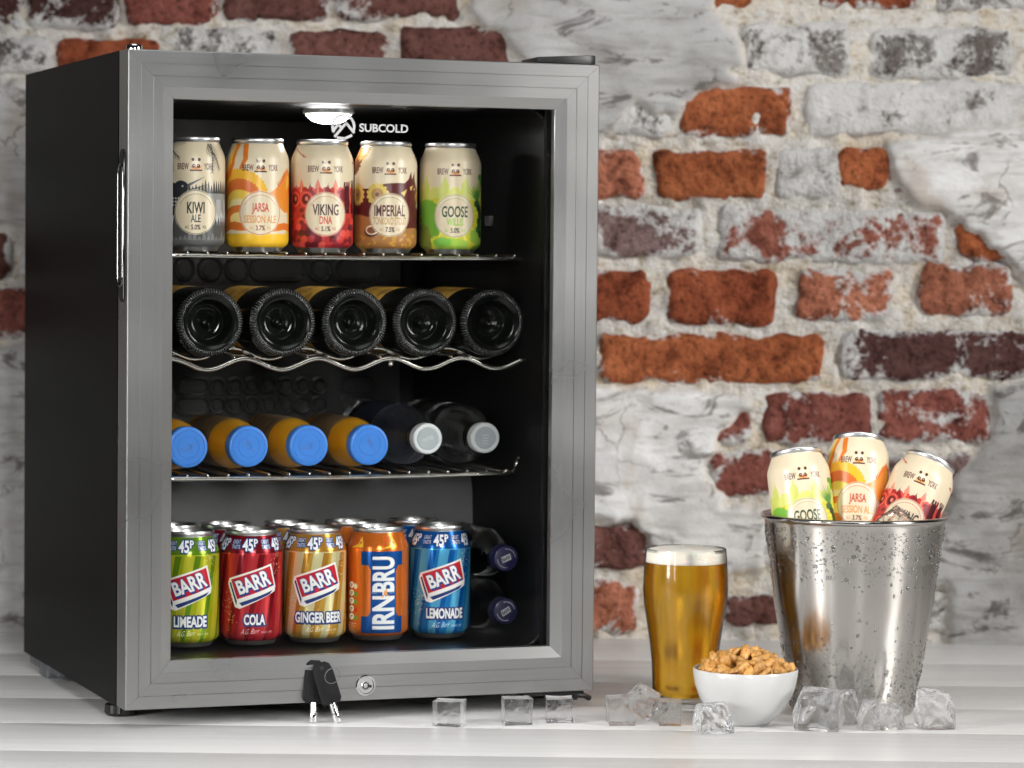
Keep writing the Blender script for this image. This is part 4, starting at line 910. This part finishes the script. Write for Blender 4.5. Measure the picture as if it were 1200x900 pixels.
def clear_mat(name, col, rough, ior=1.33):
    mt, t_, p = nmat(name); n = noise(t_, 25, 3, .5, coords(t_)); rr = ramp(t_, n.outputs[0], [(.3, rough), (.8, rough + .05)]); lk(t_, rr.outputs[0], p.inputs['Roughness'])
    p.inputs['Base Color'].default_value = (*col, 1); p.inputs['Transmission Weight'].default_value = 1; p.inputs['IOR'].default_value = ior; bump(t_, p, n.outputs[0], .15, .002); return mt
M['water'] = clear_mat('clear_water_bottle', (.93, .95, .96), .03)
M['whitecap'] = simple('frosted_white_cap', (.60, .62, .63), .4, var=.04); M['greydisc'] = simple('grey_cap_disc', (.33, .36, .38), .5, var=.1)
M['navy'] = paper('navy_water_label', (.004, .006, .022), (.003, .012, .02), (8, 40, 40)); M['silverink'] = simple('silver_ink', (.5, .52, .55), .4, .3)
b = MB(); b.lathe([(.0001, .012), (.0125, .012), (.0130, .017), (.0165, .017), (.0165, .0185), (.0130, .019), (.0132, .024), (.0175, .034), (.0250, .050), (.0305, .066), (.0325, .080), (.0328, .092), (.0315, .096), (.0328, .100), (.0328, .21), (.030, .218), (.0001, .220)], 56, 0, 'y'); pb = b.mesh('bottle_body', M['water'], 40)
b = MB(); b.lathe([(.0331, .108), (.0331, .180)], 56, 0, 'y'); plb = b.mesh('bottle_label', M['navy'], 40)
b = MB(); b.lathe([(.0001, .0008), (.0122, .0008), (.0126, .0002), (.0150, .0002), (.0162, .0012), (.0165, .0030), (.0165, .0125), (.0135, .0130)], 72, 0, 'y', mod=lambda r, z, a, k: r * (1 + (.012 * math.cos(48 * a) if k == 5 else 0))); wc = b.mesh('cap', M['whitecap'], 35)
b = MB(); b.lathe([(.0001, -.0000), (.0115, -.0000), (.0120, .0006), (.0120, .0009)], 40, 0, 'y'); wdsc = b.mesh('cap_disc', M['greydisc'], 35)
for x, z, lab, i in ((.3520, ZS3 - .0003 + .0331, 'clear water bottle with white cap and navy label, beside the juice', 0), (.4185, ZS3 - .0003 + .0331, 'clear water bottle with white cap nearest the right side wall', 1)):
    t = thing('water_bottle', lab, 'water bottle', FW(x, .100 if i else .097, z), (0, 0, TH), 'clear water bottles lying on the lower shelf')
    link('bottle_body', pb, t); i or link('bottle_label', plb, t, (0, -.01, 0)); cp = link('cap', wc, t); link('cap_disc', wdsc, cp)
    if i == 0:
        o = link('cap_print', text_mesh('cap_print', 'WATER', .013, .0042, M['whitecap']), cp, (0, -.0003, 0), (0, R(-18), 0))
    else:
        for q in range(4): link('cap_print', text_mesh('cap_print', '-', .008 - .001 * q, .0006, M['whitecap']), cp, (0, -.0003, .003 - .003 * q))
M['pet'] = clear_mat('dark_clear_bottle', (.88, .90, .88), .03); M['navycap'] = simple('navy_cap_plastic', (.014, .014, .060), .32, spec=.5, var=.08)
b = MB(); b.lathe([(.0001, .012), (.0110, .012), (.0112, .017), (.0150, .017), (.0150, .0185), (.0114, .019), (.0120, .026), (.0165, .040), (.0230, .058), (.0268, .074), (.0278, .086), (.0268, .092), (.0278, .098), (.0278, .150), (.0240, .158), (.0001, .160)], 56, 0, 'y', mod=lambda r, z, a, k: r * (1 + (.03 * math.cos(6 * a) if k in (9, 10) else 0))); pet = b.mesh('bottle_body', M['pet'], 40)
b = MB(); b.lathe([(.0001, .0001), (.0118, .0001), (.0132, .0008), (.0138, .0022), (.0138, .0110), (.0125, .0115), (.0138, .0125), (.0138, .0155), (.0118, .0158)], 72, 0, 'y', mod=lambda r, z, a, k: r * (1 + (.012 * math.cos(54 * a) if k in (3, 4) else 0))); nc = b.mesh('cap', M['navycap'], 35)
for z, lab, ry in ((.0775, 'clear plastic bottle with navy cap lying on the cooler floor beside the blue can', -32), (.1345, 'clear plastic bottle with navy cap lying on top of another', -24)):
    t = thing('plastic_bottle', lab, 'plastic bottle', FW(.4355, .078, z), (0, 0, TH), 'clear plastic bottles stacked beside the blue can')
    link('bottle_body', pet, t); cp = link('cap', nc, t)
    b = MB(); ring_poly(b, 0, 0, .0098, .0104, -20, 75, -.0001, 14); ring_poly(b, 0, 0, .0098, .0104, 160, 255, -.0001, 14)
    b.add([(-.0058, -.0001, -.0030), (.0050, -.0001, -.0034), (.0058, -.0001, .0030), (-.0050, -.0001, .0034)], [(0, 1, 2, 3)])
    link('cap_print', b.mesh('cap_print', M['print'], 0, 0, False), cp, None, (0, R(ry), 0))
    link('cap_print', text_mesh('cap_print', 'BARR', .0094, .0040, M['navycap'], .03), cp, (0, -.0002, 0), (0, R(ry), 0))

# ================================================================== KEYS LEANING ON THE DOOR
M['keyhead'] = simple('black_key_plastic', (.006, .006, .007), .55, spec=.2, vscale=600)
keys = thing('key_set', 'two black headed tubular keys on a ring leaning against the cooler door', 'keys', (0, 0, 0), (0, 0, TH))
def key(px, pz, lean, y_off, nm):
    # local frame: z along the key from the tip up
    k = link('key', None, keys, (px, -.0150 + y_off, .0008), None); k.rotation_euler = (R(-12), R(lean), 0); k.scale = (1.18, 1.15, 1.06)
    b = MB(); hd = [(-.0068, .0185), (.0068, .0185), (.0092, .0225), (.0092, .0500), (.0075, .0570), (.0040, .0600), (-.0040, .0600), (-.0075, .0570), (-.0092, .0500), (-.0092, .0225)]
    b.prism(hd, -.0020, .0020); b.prism(rrect(-.0060, .0060, .026, .046, .002, 3), -.0024, -.0019); hm = b.mesh('key_head', M['keyhead'], 40, .0008); link('key_head', hm, k)
    b = MB(); b.lathe([(.0032, .000), (.0036, .0006), (.0036, .0085), (.0030, .0092), (.0030, .0190)], 24); b.box(.003, .0048, -.001, .001, .010, .015); bm_ = b.mesh('key_blade', M['chrome'], 40); link('key_blade', bm_, k)
    b = MB(); b.lathe([(.0020, -.0024), (.0020, .0024), (.0001, .0024)], 16, 0, 'y', (0, 0, .0545)); link('key_hole', b.mesh('key_hole', M['darkhole'], 40), k)
key(.1935, 0, 5, .0062, 'a'); key(.2185, 0, -15, 0, 'b')
b = MB(); b.tube([(.2125 + .0078 * math.cos(a), -.0100 - .003 * math.sin(a) - .0032, .0485 + .0082 * math.sin(a)) for a in [2 * PI * i / 28 for i in range(28)]], .0004, 6, True)
link('key_ring', b.mesh('key_ring', M['galv'], 180), keys)

# ================================================================== BEER GLASS
def beer_mat():
    mt, t_, p = nmat('amber_beer'); n = noise(t_, 30, 2, .5, coords(t_)); c = ramp(t_, n.outputs[0], [(.3, (1.0, .530, .022)), (.7, (1.0, .585, .036))]); lk(t_, c.outputs[0], p.inputs['Base Color'])
    p.inputs['Roughness'].default_value = .20; p.inputs['Transmission Weight'].default_value = .92; p.inputs['IOR'].default_value = 1.34; return mt
M['beer'] = beer_mat()
def thin_glass():
    mt, t, p = nmat('thin_clear_glass')
    lw = nnode(t, 'ShaderNodeLayerWeight'); lw.inputs[0].default_value = .5; ed = ramp(t, lw.outputs['Facing'], [(.65, (.99, .995, .99)), (.99, (.80, .83, .81))])
    tr = nnode(t, 'ShaderNodeBsdfTransparent'); lk(t, ed.outputs[0], tr.inputs[0])
    gl = nnode(t, 'ShaderNodeBsdfGlossy'); n = noise(t, 20, 2, .5, coords(t)); rr = ramp(t, n.outputs[0], [(.3, .03), (.8, .07)]); lk(t, rr.outputs[0], gl.inputs['Roughness'])
    fr = nnode(t, 'ShaderNodeFresnel'); fr.inputs[0].default_value = 1.30
    mx = nnode(t, 'ShaderNodeMixShader'); lk(t, fr.outputs[0], mx.inputs[0]); lk(t, tr.outputs[0], mx.inputs[1]); lk(t, gl.outputs[0], mx.inputs[2])
    lk(t, mx.outputs[0], t.nodes['Material Output'].inputs['Surface']); return mt
M['glass'] = thin_glass()
def foam_mat():
    mt, t_, p = nmat('beer_foam'); v = nnode(t_, 'ShaderNodeTexVoronoi'); v.inputs['Scale'].default_value = 420; lk(t_, coords(t_), v.inputs['Vector']); n = noise(t_, 60, 4, .6, coords(t_))
    c = ramp(t_, n.outputs[0], [(.35, (.78, .71, .60)), (.6, (.90, .87, .80))]); lk(t_, c.outputs[0], p.inputs['Base Color']); p.inputs['Roughness'].default_value = .6; p.inputs['Subsurface Weight'].default_value = .3; p.inputs['Subsurface Scale'].default_value = .003
    bump(t_, p, v.outputs['Distance'], .5, .0008); return mt
M['foam'] = foam_mat()
bg_ = thing('beer_glass', 'pint glass of amber beer with a pale foam head', 'beer glass', (.5700, .1880, 0))
ou = [(.0325, 0), (.0340, .0012), (.0344, .004), (.0340, .014), (.0342, .030), (.0352, .050), (.0374, .070), (.0408, .092), (.0440, .112), (.0452, .128), (.0448, .142), (.0436, .160), (.0427, .1705)]
inn = [(.0417, .1712), (.0412, .170), (.0420, .160), (.0432, .142), (.0436, .128), (.0424, .112), (.0391, .092), (.0356, .070), (.0333, .050), (.0322, .030), (.0316, .016), (.0280, .0125), (.0001, .0118)]
b = MB(); b.lathe([(.0001, .0006), (.028, .0006)] + ou + inn, 72); link('glass_body', b.mesh('glass_body', M['glass'], 50), bg_)
lq = [(.0001, .0122), (.0282, .0128), (.0319, .0165), (.0325, .030), (.0336, .050), (.0359, .070), (.0394, .092), (.0427, .112), (.0439, .128), (.0435, .142), (.0427, .1560), (.0001, .1560)]
b = MB(); b.lathe(lq, 72); link('beer', b.mesh('beer', M['beer'], 50), bg_)
b = MB(); b.lathe([(.0001, .1562), (.0420, .1562), (.0425, .1567), (.0421, .160), (.0417, .166), (.0411, .1690), (.0395, .1700), (.030, .1706), (.015, .1702), (.0001, .1708)], 72); link('foam_head', b.mesh('foam_head', M['foam'], 60), bg_)
rb = random.Random(5); b = MB(); ico = [(0, 0, 1), (1, 0, 0), (0, 1, 0), (-1, 0, 0), (0, -1, 0), (0, 0, -1)]; icf = [(0, 1, 2), (0, 2, 3), (0, 3, 4), (0, 4, 1), (5, 2, 1), (5, 3, 2), (5, 4, 3), (5, 1, 4)]
for i in range(220):
    a = rb.uniform(0, 2 * PI); z = rb.uniform(.02, .147); 
    rr_ = np.interp(z, [q[1] for q in lq[1:-1]], [q[0] for q in lq[1:-1]]) - .0012; s_ = rb.uniform(.00018, .00042)
    b.add([(rr_ * math.cos(a) + x * s_, rr_ * math.sin(a) + y * s_, z + zz_ * s_) for x, y, zz_ in ico], icf)
bub = link('bubbles', b.mesh('bubbles', clear_mat('gas_bubble', (1, 1, 1), 0, 1.0 / 1.2), 180), bg_); bub['kind'] = 'stuff'

# ================================================================== BOWL OF NUTS
M['porcelain'] = simple('white_porcelain', (.60, .60, .59), .22, coat=.3, var=.02)
bw = thing('bowl', 'small white porcelain bowl heaped with nuts', 'bowl', (.6270, .0890, 0))
b = MB(); b.lathe([(.0001, .0030), (.0205, .0030), (.0215, 0), (.0245, 0), (.0265, .0022), (.0340, .0085), (.0415, .0170), (.0475, .0275), (.0517, .0390), (.0538, .0500), (.0542, .0560), (.0535, .0572), (.0522, .0570), (.0516, .0500), (.0494, .0395), (.0452, .0290), (.0395, .0195), (.032, .0125), (.022, .0078), (.0001, .0065)], 80); link('bowl_body', b.mesh('bowl_body', M['porcelain'], 50), bw)
def nut_mat():
    mt, t_, p = nmat('caramel_peanut'); oi = nnode(t_, 'ShaderNodeObjectInfo'); n = noise(t_, 260, 5, .65, coords(t_)); n2 = noise(t_, 900, 3, .6, coords(t_))
    c = ramp(t_, n.outputs[0], [(.28, (.33, .12, .02)), (.46, (.64, .30, .065)), (.66, (.78, .46, .15))]); q = ramp(t_, oi.outputs['Random'], [(0, .75), (1, 1.15)])
    c2 = mixc(t_, 1, c.outputs[0], q.outputs[0], 'MULTIPLY'); lk(t_, c2, p.inputs['Base Color']); p.inputs['Roughness'].default_value = .42; p.inputs['Coat Weight'].default_value = .25
    ad = nnode(t_, 'ShaderNodeMath', operation='ADD'); lk(t_, n.outputs[0], ad.inputs[0]); lk(t_, n2.outputs[0], ad.inputs[1]); bump(t_, p, ad.outputs[0], .6, .0015); return mt
M['nut'] = nut_mat()
def nut_mesh(seed, half):
    r = random.Random(seed); b = MB(); nr, ns = 9, 12; vs = []
    for i in range(nr + 1):
        t_ = PI * i / nr
        for j in range(ns):
            a = 2 * PI * j / ns; x = .0072 * math.cos(t_) * (1 + .1 * r.uniform(-1, 1) * (0 < i < nr)); q = math.sin(t_) * (.0043 - .0009 * math.exp(-(x / .0022) ** 2)) * (1 + r.uniform(-.10, .10))
            y, z = q * math.cos(a), q * math.sin(a)
            if half and z < 0: z *= .25
            vs.append((x, y, z + .0012 * (x / .007) ** 2))
    b.add(vs, [(i * ns + j, i * ns + (j + 1) % ns, (i + 1) * ns + (j + 1) % ns, (i + 1) * ns + j) for i in range(nr) for j in range(ns)]); return b.mesh('nut', M['nut'], 180)
nm_ = [nut_mesh(i, i % 3 == 1) for i in range(7)]
rn = random.Random(21); cnt = 0; placed = []
for ring_, (zt_, rm, num) in enumerate(((.0550, .0440, 20), (.0590, .0400, 19), (.0545, .034, 13), (.0635, .0320, 17), (.0675, .0230, 12), (.0700, .0125, 7), (.0715, .003, 2), (.0610, .018, 6))):
    for i in range(num):
        a = 2 * PI * i / num + rn.uniform(-.15, .15) + ring_ * .37; rr_ = rm + rn.uniform(-.0030, .0008)
        o = link('peanut', nm_[rn.randrange(7)], None, (.627 + rr_ * math.cos(a), .089 + rr_ * math.sin(a), zt_ + rn.uniform(-.002, .0022)), (rn.uniform(-.9, .9), rn.uniform(-.9, .9), rn.uniform(0, 6.28)))
        s_ = rn.uniform(1.15, 1.5); o.scale = (s_, s_, s_)
        tag(o, 'caramel coloured roasted peanut in the heap in the white bowl', 'nut', 'roasted peanuts heaped in the bowl')
b = MB(); b.lathe([(.0001, .0072), (.022, .0086), (.032, .0133), (.0393, .0203), (.0448, .0296), (.0486, .0395), (.0480, .046), (.040, .051), (.028, .055), (.014, .059), (.0001, .060)], 40)
o = link('nut_filling', b.mesh('nut_filling', M['nut'], 60)); o.location = (.627, .089, .0003); tag(o, 'mass of roasted peanuts under the top layer in the bowl', 'nuts', None, 'stuff')

# ================================================================== STEEL BUCKET
def bucket_mat():
    mt, t_, p = nmat('satin_bucket_steel'); v = coords(t_, 'Object', (1, 1, 1)); n = noise(t_, 14, 4, .6, v); n2 = noise(t_, 400, 2, .5, v)
    c = ramp(t_, n.outputs[0], [(.3, (.51, .485, .45)), (.7, (.58, .555, .525))]); lk(t_, c.outputs[0], p.inputs['Base Color']); p.inputs['Metallic'].default_value = 1
    rr = ramp(t_, n.outputs[0], [(.3, .17), (.7, .21)]); lk(t_, rr.outputs[0], p.inputs['Roughness']); bump(t_, p, n2.outputs[0], .05, .0006)
    tg = nnode(t_, 'ShaderNodeTangent', direction_type='RADIAL', axis='Z'); lk(t_, tg.outputs[0], p.inputs['Tangent']); p.inputs['Anisotropic'].default_value = .72; p.inputs['Anisotropic Rotation'].default_value = .25; return mt
M['bucket'] = bucket_mat()
BX, BY = .7480, .1870
bu = thing('steel_bucket', 'satin steel ice bucket beaded with water drops, holding three cans', 'bucket', (BX, BY, 0))
BH = .2085
def brad(z): return .0640 + (.0962 - .0640) * (z / BH) ** .92
b = MB(); prof_o = [(.0001, .003), (.058, .003), (.0610, .0002), (.0632, .0006)] + [(brad(z), z) for z in (.003, .03, .06, .09, .12, .15, .18, .200)]
prof_o += [(.0958, .2035)]
for i in range(9):
    a = R(-100 + 250 * i / 8); prof_o.append((.0968 + .0028 * math.cos(a), .2070 + .0028 * math.sin(a)))
prof_o += [(.0935, .2040), (.0930, .195), (.0850, .12), (.073, .05), (.0625, .006), (.0001, .005)]
b.lathe(prof_o, 96); link('bucket_body', b.mesh('bucket_body', M['bucket'], 50), bu)
# drops: many small lens shapes, one part
b = MB(); rd = random.Random(9); dv = []; df = []
dome = [(0, 0, 1)] + [(math.cos(2 * PI * j / 8) * .72, math.sin(2 * PI * j / 8) * .72, .62) for j in range(8)] + [(math.cos(2 * PI * j / 8), math.sin(2 * PI * j / 8), -.15) for j in range(8)]
dff = [(0, 1 + j, 1 + (j + 1) % 8) for j in range(8)] + [(1 + j, 9 + j, 9 + (j + 1) % 8, 1 + (j + 1) % 8) for j in range(8)]
for i in range(5200):
    a = R(-90) + rd.uniform(-1.75, 1.75); z = rd.uniform(.004, .198)
    dens = .45 + .55 * float(vn(np.array(a * 7.0 + 20), np.array(z * 38.0 + 7.7), 5))
    if rd.random() > dens: continue
    s_ = min(.0025, .00058 + rd.expovariate(1 / .00040)); rr_ = brad(z)
    n_ = Vector((math.cos(a), math.sin(a), -.16)).normalized(); e1 = Vector((-math.sin(a), math.cos(a), 0)); e2 = n_.cross(e1); c_ = Vector((rr_ * math.cos(a), rr_ * math.sin(a), z)); el = rd.uniform(.95, 1.5) if s_ > .001 else 1
    b.add([c_ + e1 * (x * s_ * rd.uniform(.9, 1.1)) + e2 * (y * s_ * el) + n_ * (zz_ * s_ * .80) for x, y, zz_ in dome], dff)
M['drop'] = clear_mat('water_drop', (.84, .86, .88), .0, 1.33)
o = link('water_drops', b.mesh('water_drops', M['drop'], 180, 0, False), bu); o['kind'] = 'stuff'

# ================================================================== ICE
def ice_mat(name, rough, rim=.45, cloud=.25):
    mt, t_, p = nmat(name); n = noise(t_, 90, 4, .6, coords(t_), .5); n2 = noise(t_, 40, 3, .6, coords(t_)); rr = ramp(t_, n2.outputs[0], [(.42, rough), (.62, rough + .16)]); lk(t_, rr.outputs[0], p.inputs['Roughness'])
    p.inputs['Base Color'].default_value = (.985, .99, 1, 1); p.inputs['Transmission Weight'].default_value = 1; p.inputs['IOR'].default_value = 1.33; bump(t_, p, n.outputs[0], .5, .003)
    # white rims painted in for light refracted at the edges, with cloudy patches
    ra = nnode(t_, 'ShaderNodeAttribute', attribute_name='rim'); rn_ = nnode(t_, 'ShaderNodeMath', operation='MULTIPLY_ADD'); lk(t_, n2.outputs[0], rn_.inputs[0]); rn_.inputs[1].default_value = .60; lk(t_, ra.outputs['Fac'], rn_.inputs[2])
    e = ramp(t_, rn_.outputs[0], [(1.00, .03), (1.27, rim)]); cl = ramp(t_, n.outputs[0], [(.54, 0.0), (.76, cloud)]); mx_ = nnode(t_, 'ShaderNodeMath', operation='MAXIMUM'); lk(t_, e.outputs[0], mx_.inputs[0]); lk(t_, cl.outputs[0], mx_.inputs[1])
    df_ = nnode(t_, 'ShaderNodeBsdfDiffuse'); df_.inputs[0].default_value = (.96, .97, .98, 1); tl = nnode(t_, 'ShaderNodeBsdfTranslucent'); tl.inputs[0].default_value = (.93, .94, .95, 1)
    a_ = nnode(t_, 'ShaderNodeMixShader'); a_.inputs[0].default_value = .5; lk(t_, df_.outputs[0], a_.inputs[1]); lk(t_, tl.outputs[0], a_.inputs[2])
    m_ = nnode(t_, 'ShaderNodeMixShader'); lk(t_, mx_.outputs[0], m_.inputs[0]); lk(t_, p.outputs[0], m_.inputs[1]); lk(t_, a_.outputs[0], m_.inputs[2]); lk(t_, m_.outputs[0], t_.nodes['Material Output'].inputs['Surface']); return mt
M['ice'] = ice_mat('clear_ice', .02, .62, .22); M['chunk'] = ice_mat('glassy_ice', .01, .62, .42); M['frost'] = ice_mat('frosted_ice', .16)
def sub_mesh(b, name, mt, lev=2):
    me_ = b.mesh(name, mt, 180, 0, False); at_ = me_.attributes.new('rim', 'FLOAT', 'POINT'); at_.data.foreach_set('value', b.rim)
    bb = bmesh.new(); bb.from_mesh(me_); bmesh.ops.recalc_face_normals(bb, faces=bb.faces); bb.to_mesh(me_); bb.free()
    o = bpy.data.objects.new('t', me_); COL.objects.link(o); cr_ = me_.attributes.new('crease_edge', 'FLOAT', 'EDGE'); rv = b.rim; cr_.data.foreach_set('value', [(.88 if rv[e.vertices[0]] > .97 and rv[e.vertices[1]] > .97 else 0.0) for e in me_.edges])
    md = o.modifiers.new('s', 'SUBSURF'); md.levels = lev; md.render_levels = lev
    bpy.context.view_layer.update(); out = bpy.data.meshes.new_from_object(o.evaluated_get(bpy.context.evaluated_depsgraph_get())); bpy.data.objects.remove(o); out.name = name; return out
def cage(w_, d_, h_, seed, cave, jit, chip=0):
    r = random.Random(seed); b = MB(); g = [-1, -.86, 0, .86, 1]; n = 5; V = {}; vs = []; raw = []
    cj = {(i, j, k): (r.uniform(-jit, jit), r.uniform(-jit, jit), r.uniform(-jit, jit)) for i in (-1, 1) for j in (-1, 1) for k in (-1, 1)}
    for i in range(n):
        for j in range(n):
            for k in range(n):
                if not (i in (0, 4) or j in (0, 4) or k in (0, 4)): continue
                x, y, z = g[i], g[j], g[k]
                m_ = [0, 0, 0]
                for (a, b_, c_), d in cj.items():           # trilinear blend of corner shifts
                    wgt = (1 + a * x) / 2 * (1 + b_ * y) / 2 * (1 + c_ * z) / 2
                    for q in range(3): m_[q] += wgt * d[q]
                p = [x, y, z]; fx, fy, fz = 1 - abs(x), 1 - abs(y), 1 - abs(z)
                if abs(x) == 1: p[0] *= 1 - cave * (fy + fz) * .5
                if abs(y) == 1: p[1] *= 1 - cave * (fx + fz) * .5
                if abs(z) == 1: p[2] *= 1 - cave * (fx + fy) * .5
                V[i, j, k] = len(vs); raw.append((x, y, z))
                if chip: m_ = [q + r.uniform(-chip, chip) for q in m_]
                vs.append(((p[0] + m_[0]) * w_ / 2, (p[1] + m_[1]) * d_ / 2, (p[2] + m_[2]) * h_ / 2))
    fs = []
    for a in range(4):
        for c in range(4):
            for s_ in (0, 4):
                fs.append((V[s_, a, c], V[s_, a + 1, c], V[s_, a + 1, c + 1], V[s_, a, c + 1])); fs.append((V[a, s_, c], V[a + 1, s_, c], V[a + 1, s_, c + 1], V[a, s_, c + 1])); fs.append((V[a, c, s_], V[a + 1, c, s_], V[a + 1, c + 1, s_], V[a, c + 1, s_]))
    b.add(vs, fs); b.rim = [sorted(map(abs, q))[1] for q in raw]; return b
def chunk(w_, d_, h_, seed, flare):
    """faceted lump: hull of scattered points whose facets are pressed inwards"""
    r = random.Random(seed); bm_ = bmesh.new(); pts = []
    for i in (-1, 1):
        for j in (-1, 1):
            for k in (-1, 1):
                q = 1 - (flare + r.uniform(-.1, .35)) * (k > 0); pts.append((i * q * r.uniform(.8, 1.05), j * q * r.uniform(.7, 1), k * r.uniform(.62 if k > 0 else .97, 1.0)))
    pts += [(r.uniform(-.5, .5), -1.05, r.uniform(-.3, .3)), (r.uniform(-.3, .3), 1.0, r.uniform(-.3, .3)), (-1.08, r.uniform(-.3, .3), r.uniform(-.5, .1)), (1.1, r.uniform(-.3, .3), r.uniform(-.5, .1))]
    for p in pts: bm_.verts.new((p[0] * w_ / 2, p[1] * d_ / 2, p[2] * h_ / 2))
    res = bmesh.ops.convex_hull(bm_, input=bm_.verts); 
    bmesh.ops.delete(bm_, geom=[v for v in bm_.verts if not v.link_faces], context='VERTS')
    bmesh.ops.recalc_face_normals(bm_, faces=bm_.faces); bm_.normal_update()
    old = set(v for v in bm_.verts)
    pk = bmesh.ops.poke(bm_, faces=bm_.faces[:], offset=0)
    bm_.normal_update()
    for v in pk['verts']:
        v.co -= v.normal * r.uniform(.07, .20) * min(w_, d_, h_)
    b = MB(); bm_.verts.index_update(); b.v = [tuple(v.co) for v in bm_.verts]; b.f = [tuple(v.index for v in f.verts) for f in bm_.faces]; b.m = [0] * len(b.f)
    b.rim = [1.0 if v in old else .25 for v in bm_.verts]; bm_.free(); return b
def ice(x, y, w_, d_, h_, rz, seed, cave, jit, label, mt='ice', tilt=(0, 0), lev=2, group='ice cubes scattered on the table', z=None):
    big = jit > .15
    me_ = sub_mesh(chunk(w_ * 1.04, d_ * 1.1, h_ * 1.06, seed, cave * .5) if big else cage(w_, d_, h_, seed, cave, jit), 'ice_cube', M['chunk' if big else mt], lev)
    rot = Matrix.Rotation(rz, 3, 'Z') @ Matrix.Rotation(tilt[0], 3, 'X') @ Matrix.Rotation(tilt[1], 3, 'Y')
    lo = min((rot @ v.co).z for v in me_.vertices)
    o = link('ice_cube', me_, None, (x, y, -lo + .0002 if z is None else z)); o.rotation_euler = rot.to_euler()
    return tag(o, label, 'ice cube', group)
ice(.3235, .0525, .0290, .026, .0255, R(-12), 1, .05, .06, 'clear ice cube standing alone in front of the cooler door, nearest the keys')
ice(.3920, .0680, .0290, .026, .0270, R(8), 2, .05, .05, 'clear ice cube in front of the cooler door, between two other single cubes')
ice(.4360, .0880, .0275, .026, .0250, R(2), 3, .16, .05, 'clear ice cube with a dipped top by the right corner of the door')
ice(.4985, .0750, .0270, .026, .0280, R(8), 4, .05, .07, 'clear ice cube leaning against the tilted chunk left of the beer')
ice(.5235, .1000, .0330, .022, .0300, R(6), 5, .10, .22, 'tilted ice chunk just left of the foot of the beer glass', tilt=(0, R(32)))
ice(.5485, .0720, .0225, .022, .0255, R(1), 6, .02, .03, 'small neat ice cube in front of the beer glass')
ice(.5895, .0250, .0370, .028, .0320, R(10), 7, .26, .24, 'jagged clear ice chunk in front of the white bowl')
ice(.6985, .0480, .0480, .030, .0420, R(-8), 18, .30, .30, 'largest jagged ice chunk, between the bowl and the bucket front')
ice(.7250, .0900, .0380, .024, .0370, R(20), 9, .36, .32, 'pointed ice chunk touching the bucket behind the largest chunk')
ice(.7500, .0560, .0210, .024, .0310, R(-6), 10, .16, .20, 'upright ice chunk in front of the middle of the bucket')
ice(.7715, .0590, .0240, .024, .0270, R(20), 11, .10, .25, 'rounded ice chunk right beside the upright chunk before the bucket', lev=3)
ice(.8185, .0660, .0370, .030, .0400, R(5), 28, .26, .26, 'tall ice chunk flaring at the base, right of the bucket foot')

# ================================================================== CANS IN THE BUCKET
def tilted_can(key, px, py, pz, tx, ty, spin, label):     # px,py,pz = centre of the can's top; tilts about x (back) and y (right)
    rot = Matrix.Rotation(ty, 4, 'Y') @ Matrix.Rotation(tx, 4, 'X') @ Matrix.Rotation(spin, 4, 'Z')
    base = Vector((px, py, pz)) - rot.to_3x3() @ Vector((0, 0, .118))
    t_ = put_can(CR[key], 'beer_can', label, 'beer can', base, rot.to_euler(), 'beer cans in the steel bucket')
tilted_can('green', .6850, .190, .2745, R(-13.5), R(-6.5), R(3), 'lime green beer can leaning in the steel bucket, leftmost of three')
tilted_can('yellow', .7545, .215, .2890, R(-15), R(3), R(-5), 'yellow and orange beer can standing highest, in the middle of the bucket')
tilted_can('red', .8290, .193, .2660, R(-14), R(25), R(-12), 'red beer can tipped to the right in the steel bucket')
b = MB(); b.lathe([(.0001, .0052), (.0620, .0062), (.073, .052), (.0845, .120), (.088, .150), (.085, .152), (.045, .158), (.0001, .160)], 48, mod=lambda r, z, a, k: r * (1 + (.03 * math.sin(5 * a) if k > 5 else 0)))
o = link('crushed_ice', b.mesh('crushed_ice', M['frost'], 60), None, (BX, BY, .0)); tag(o, 'crushed ice filling the steel bucket below its rim', 'ice', None, 'stuff')
ice(.7855, .1250, .030, .020, .026, R(15), 31, .25, .28, 'ice shard poking over the bucket rim before the red can', tilt=(R(20), R(35)), group='ice in the bucket', z=.2060)
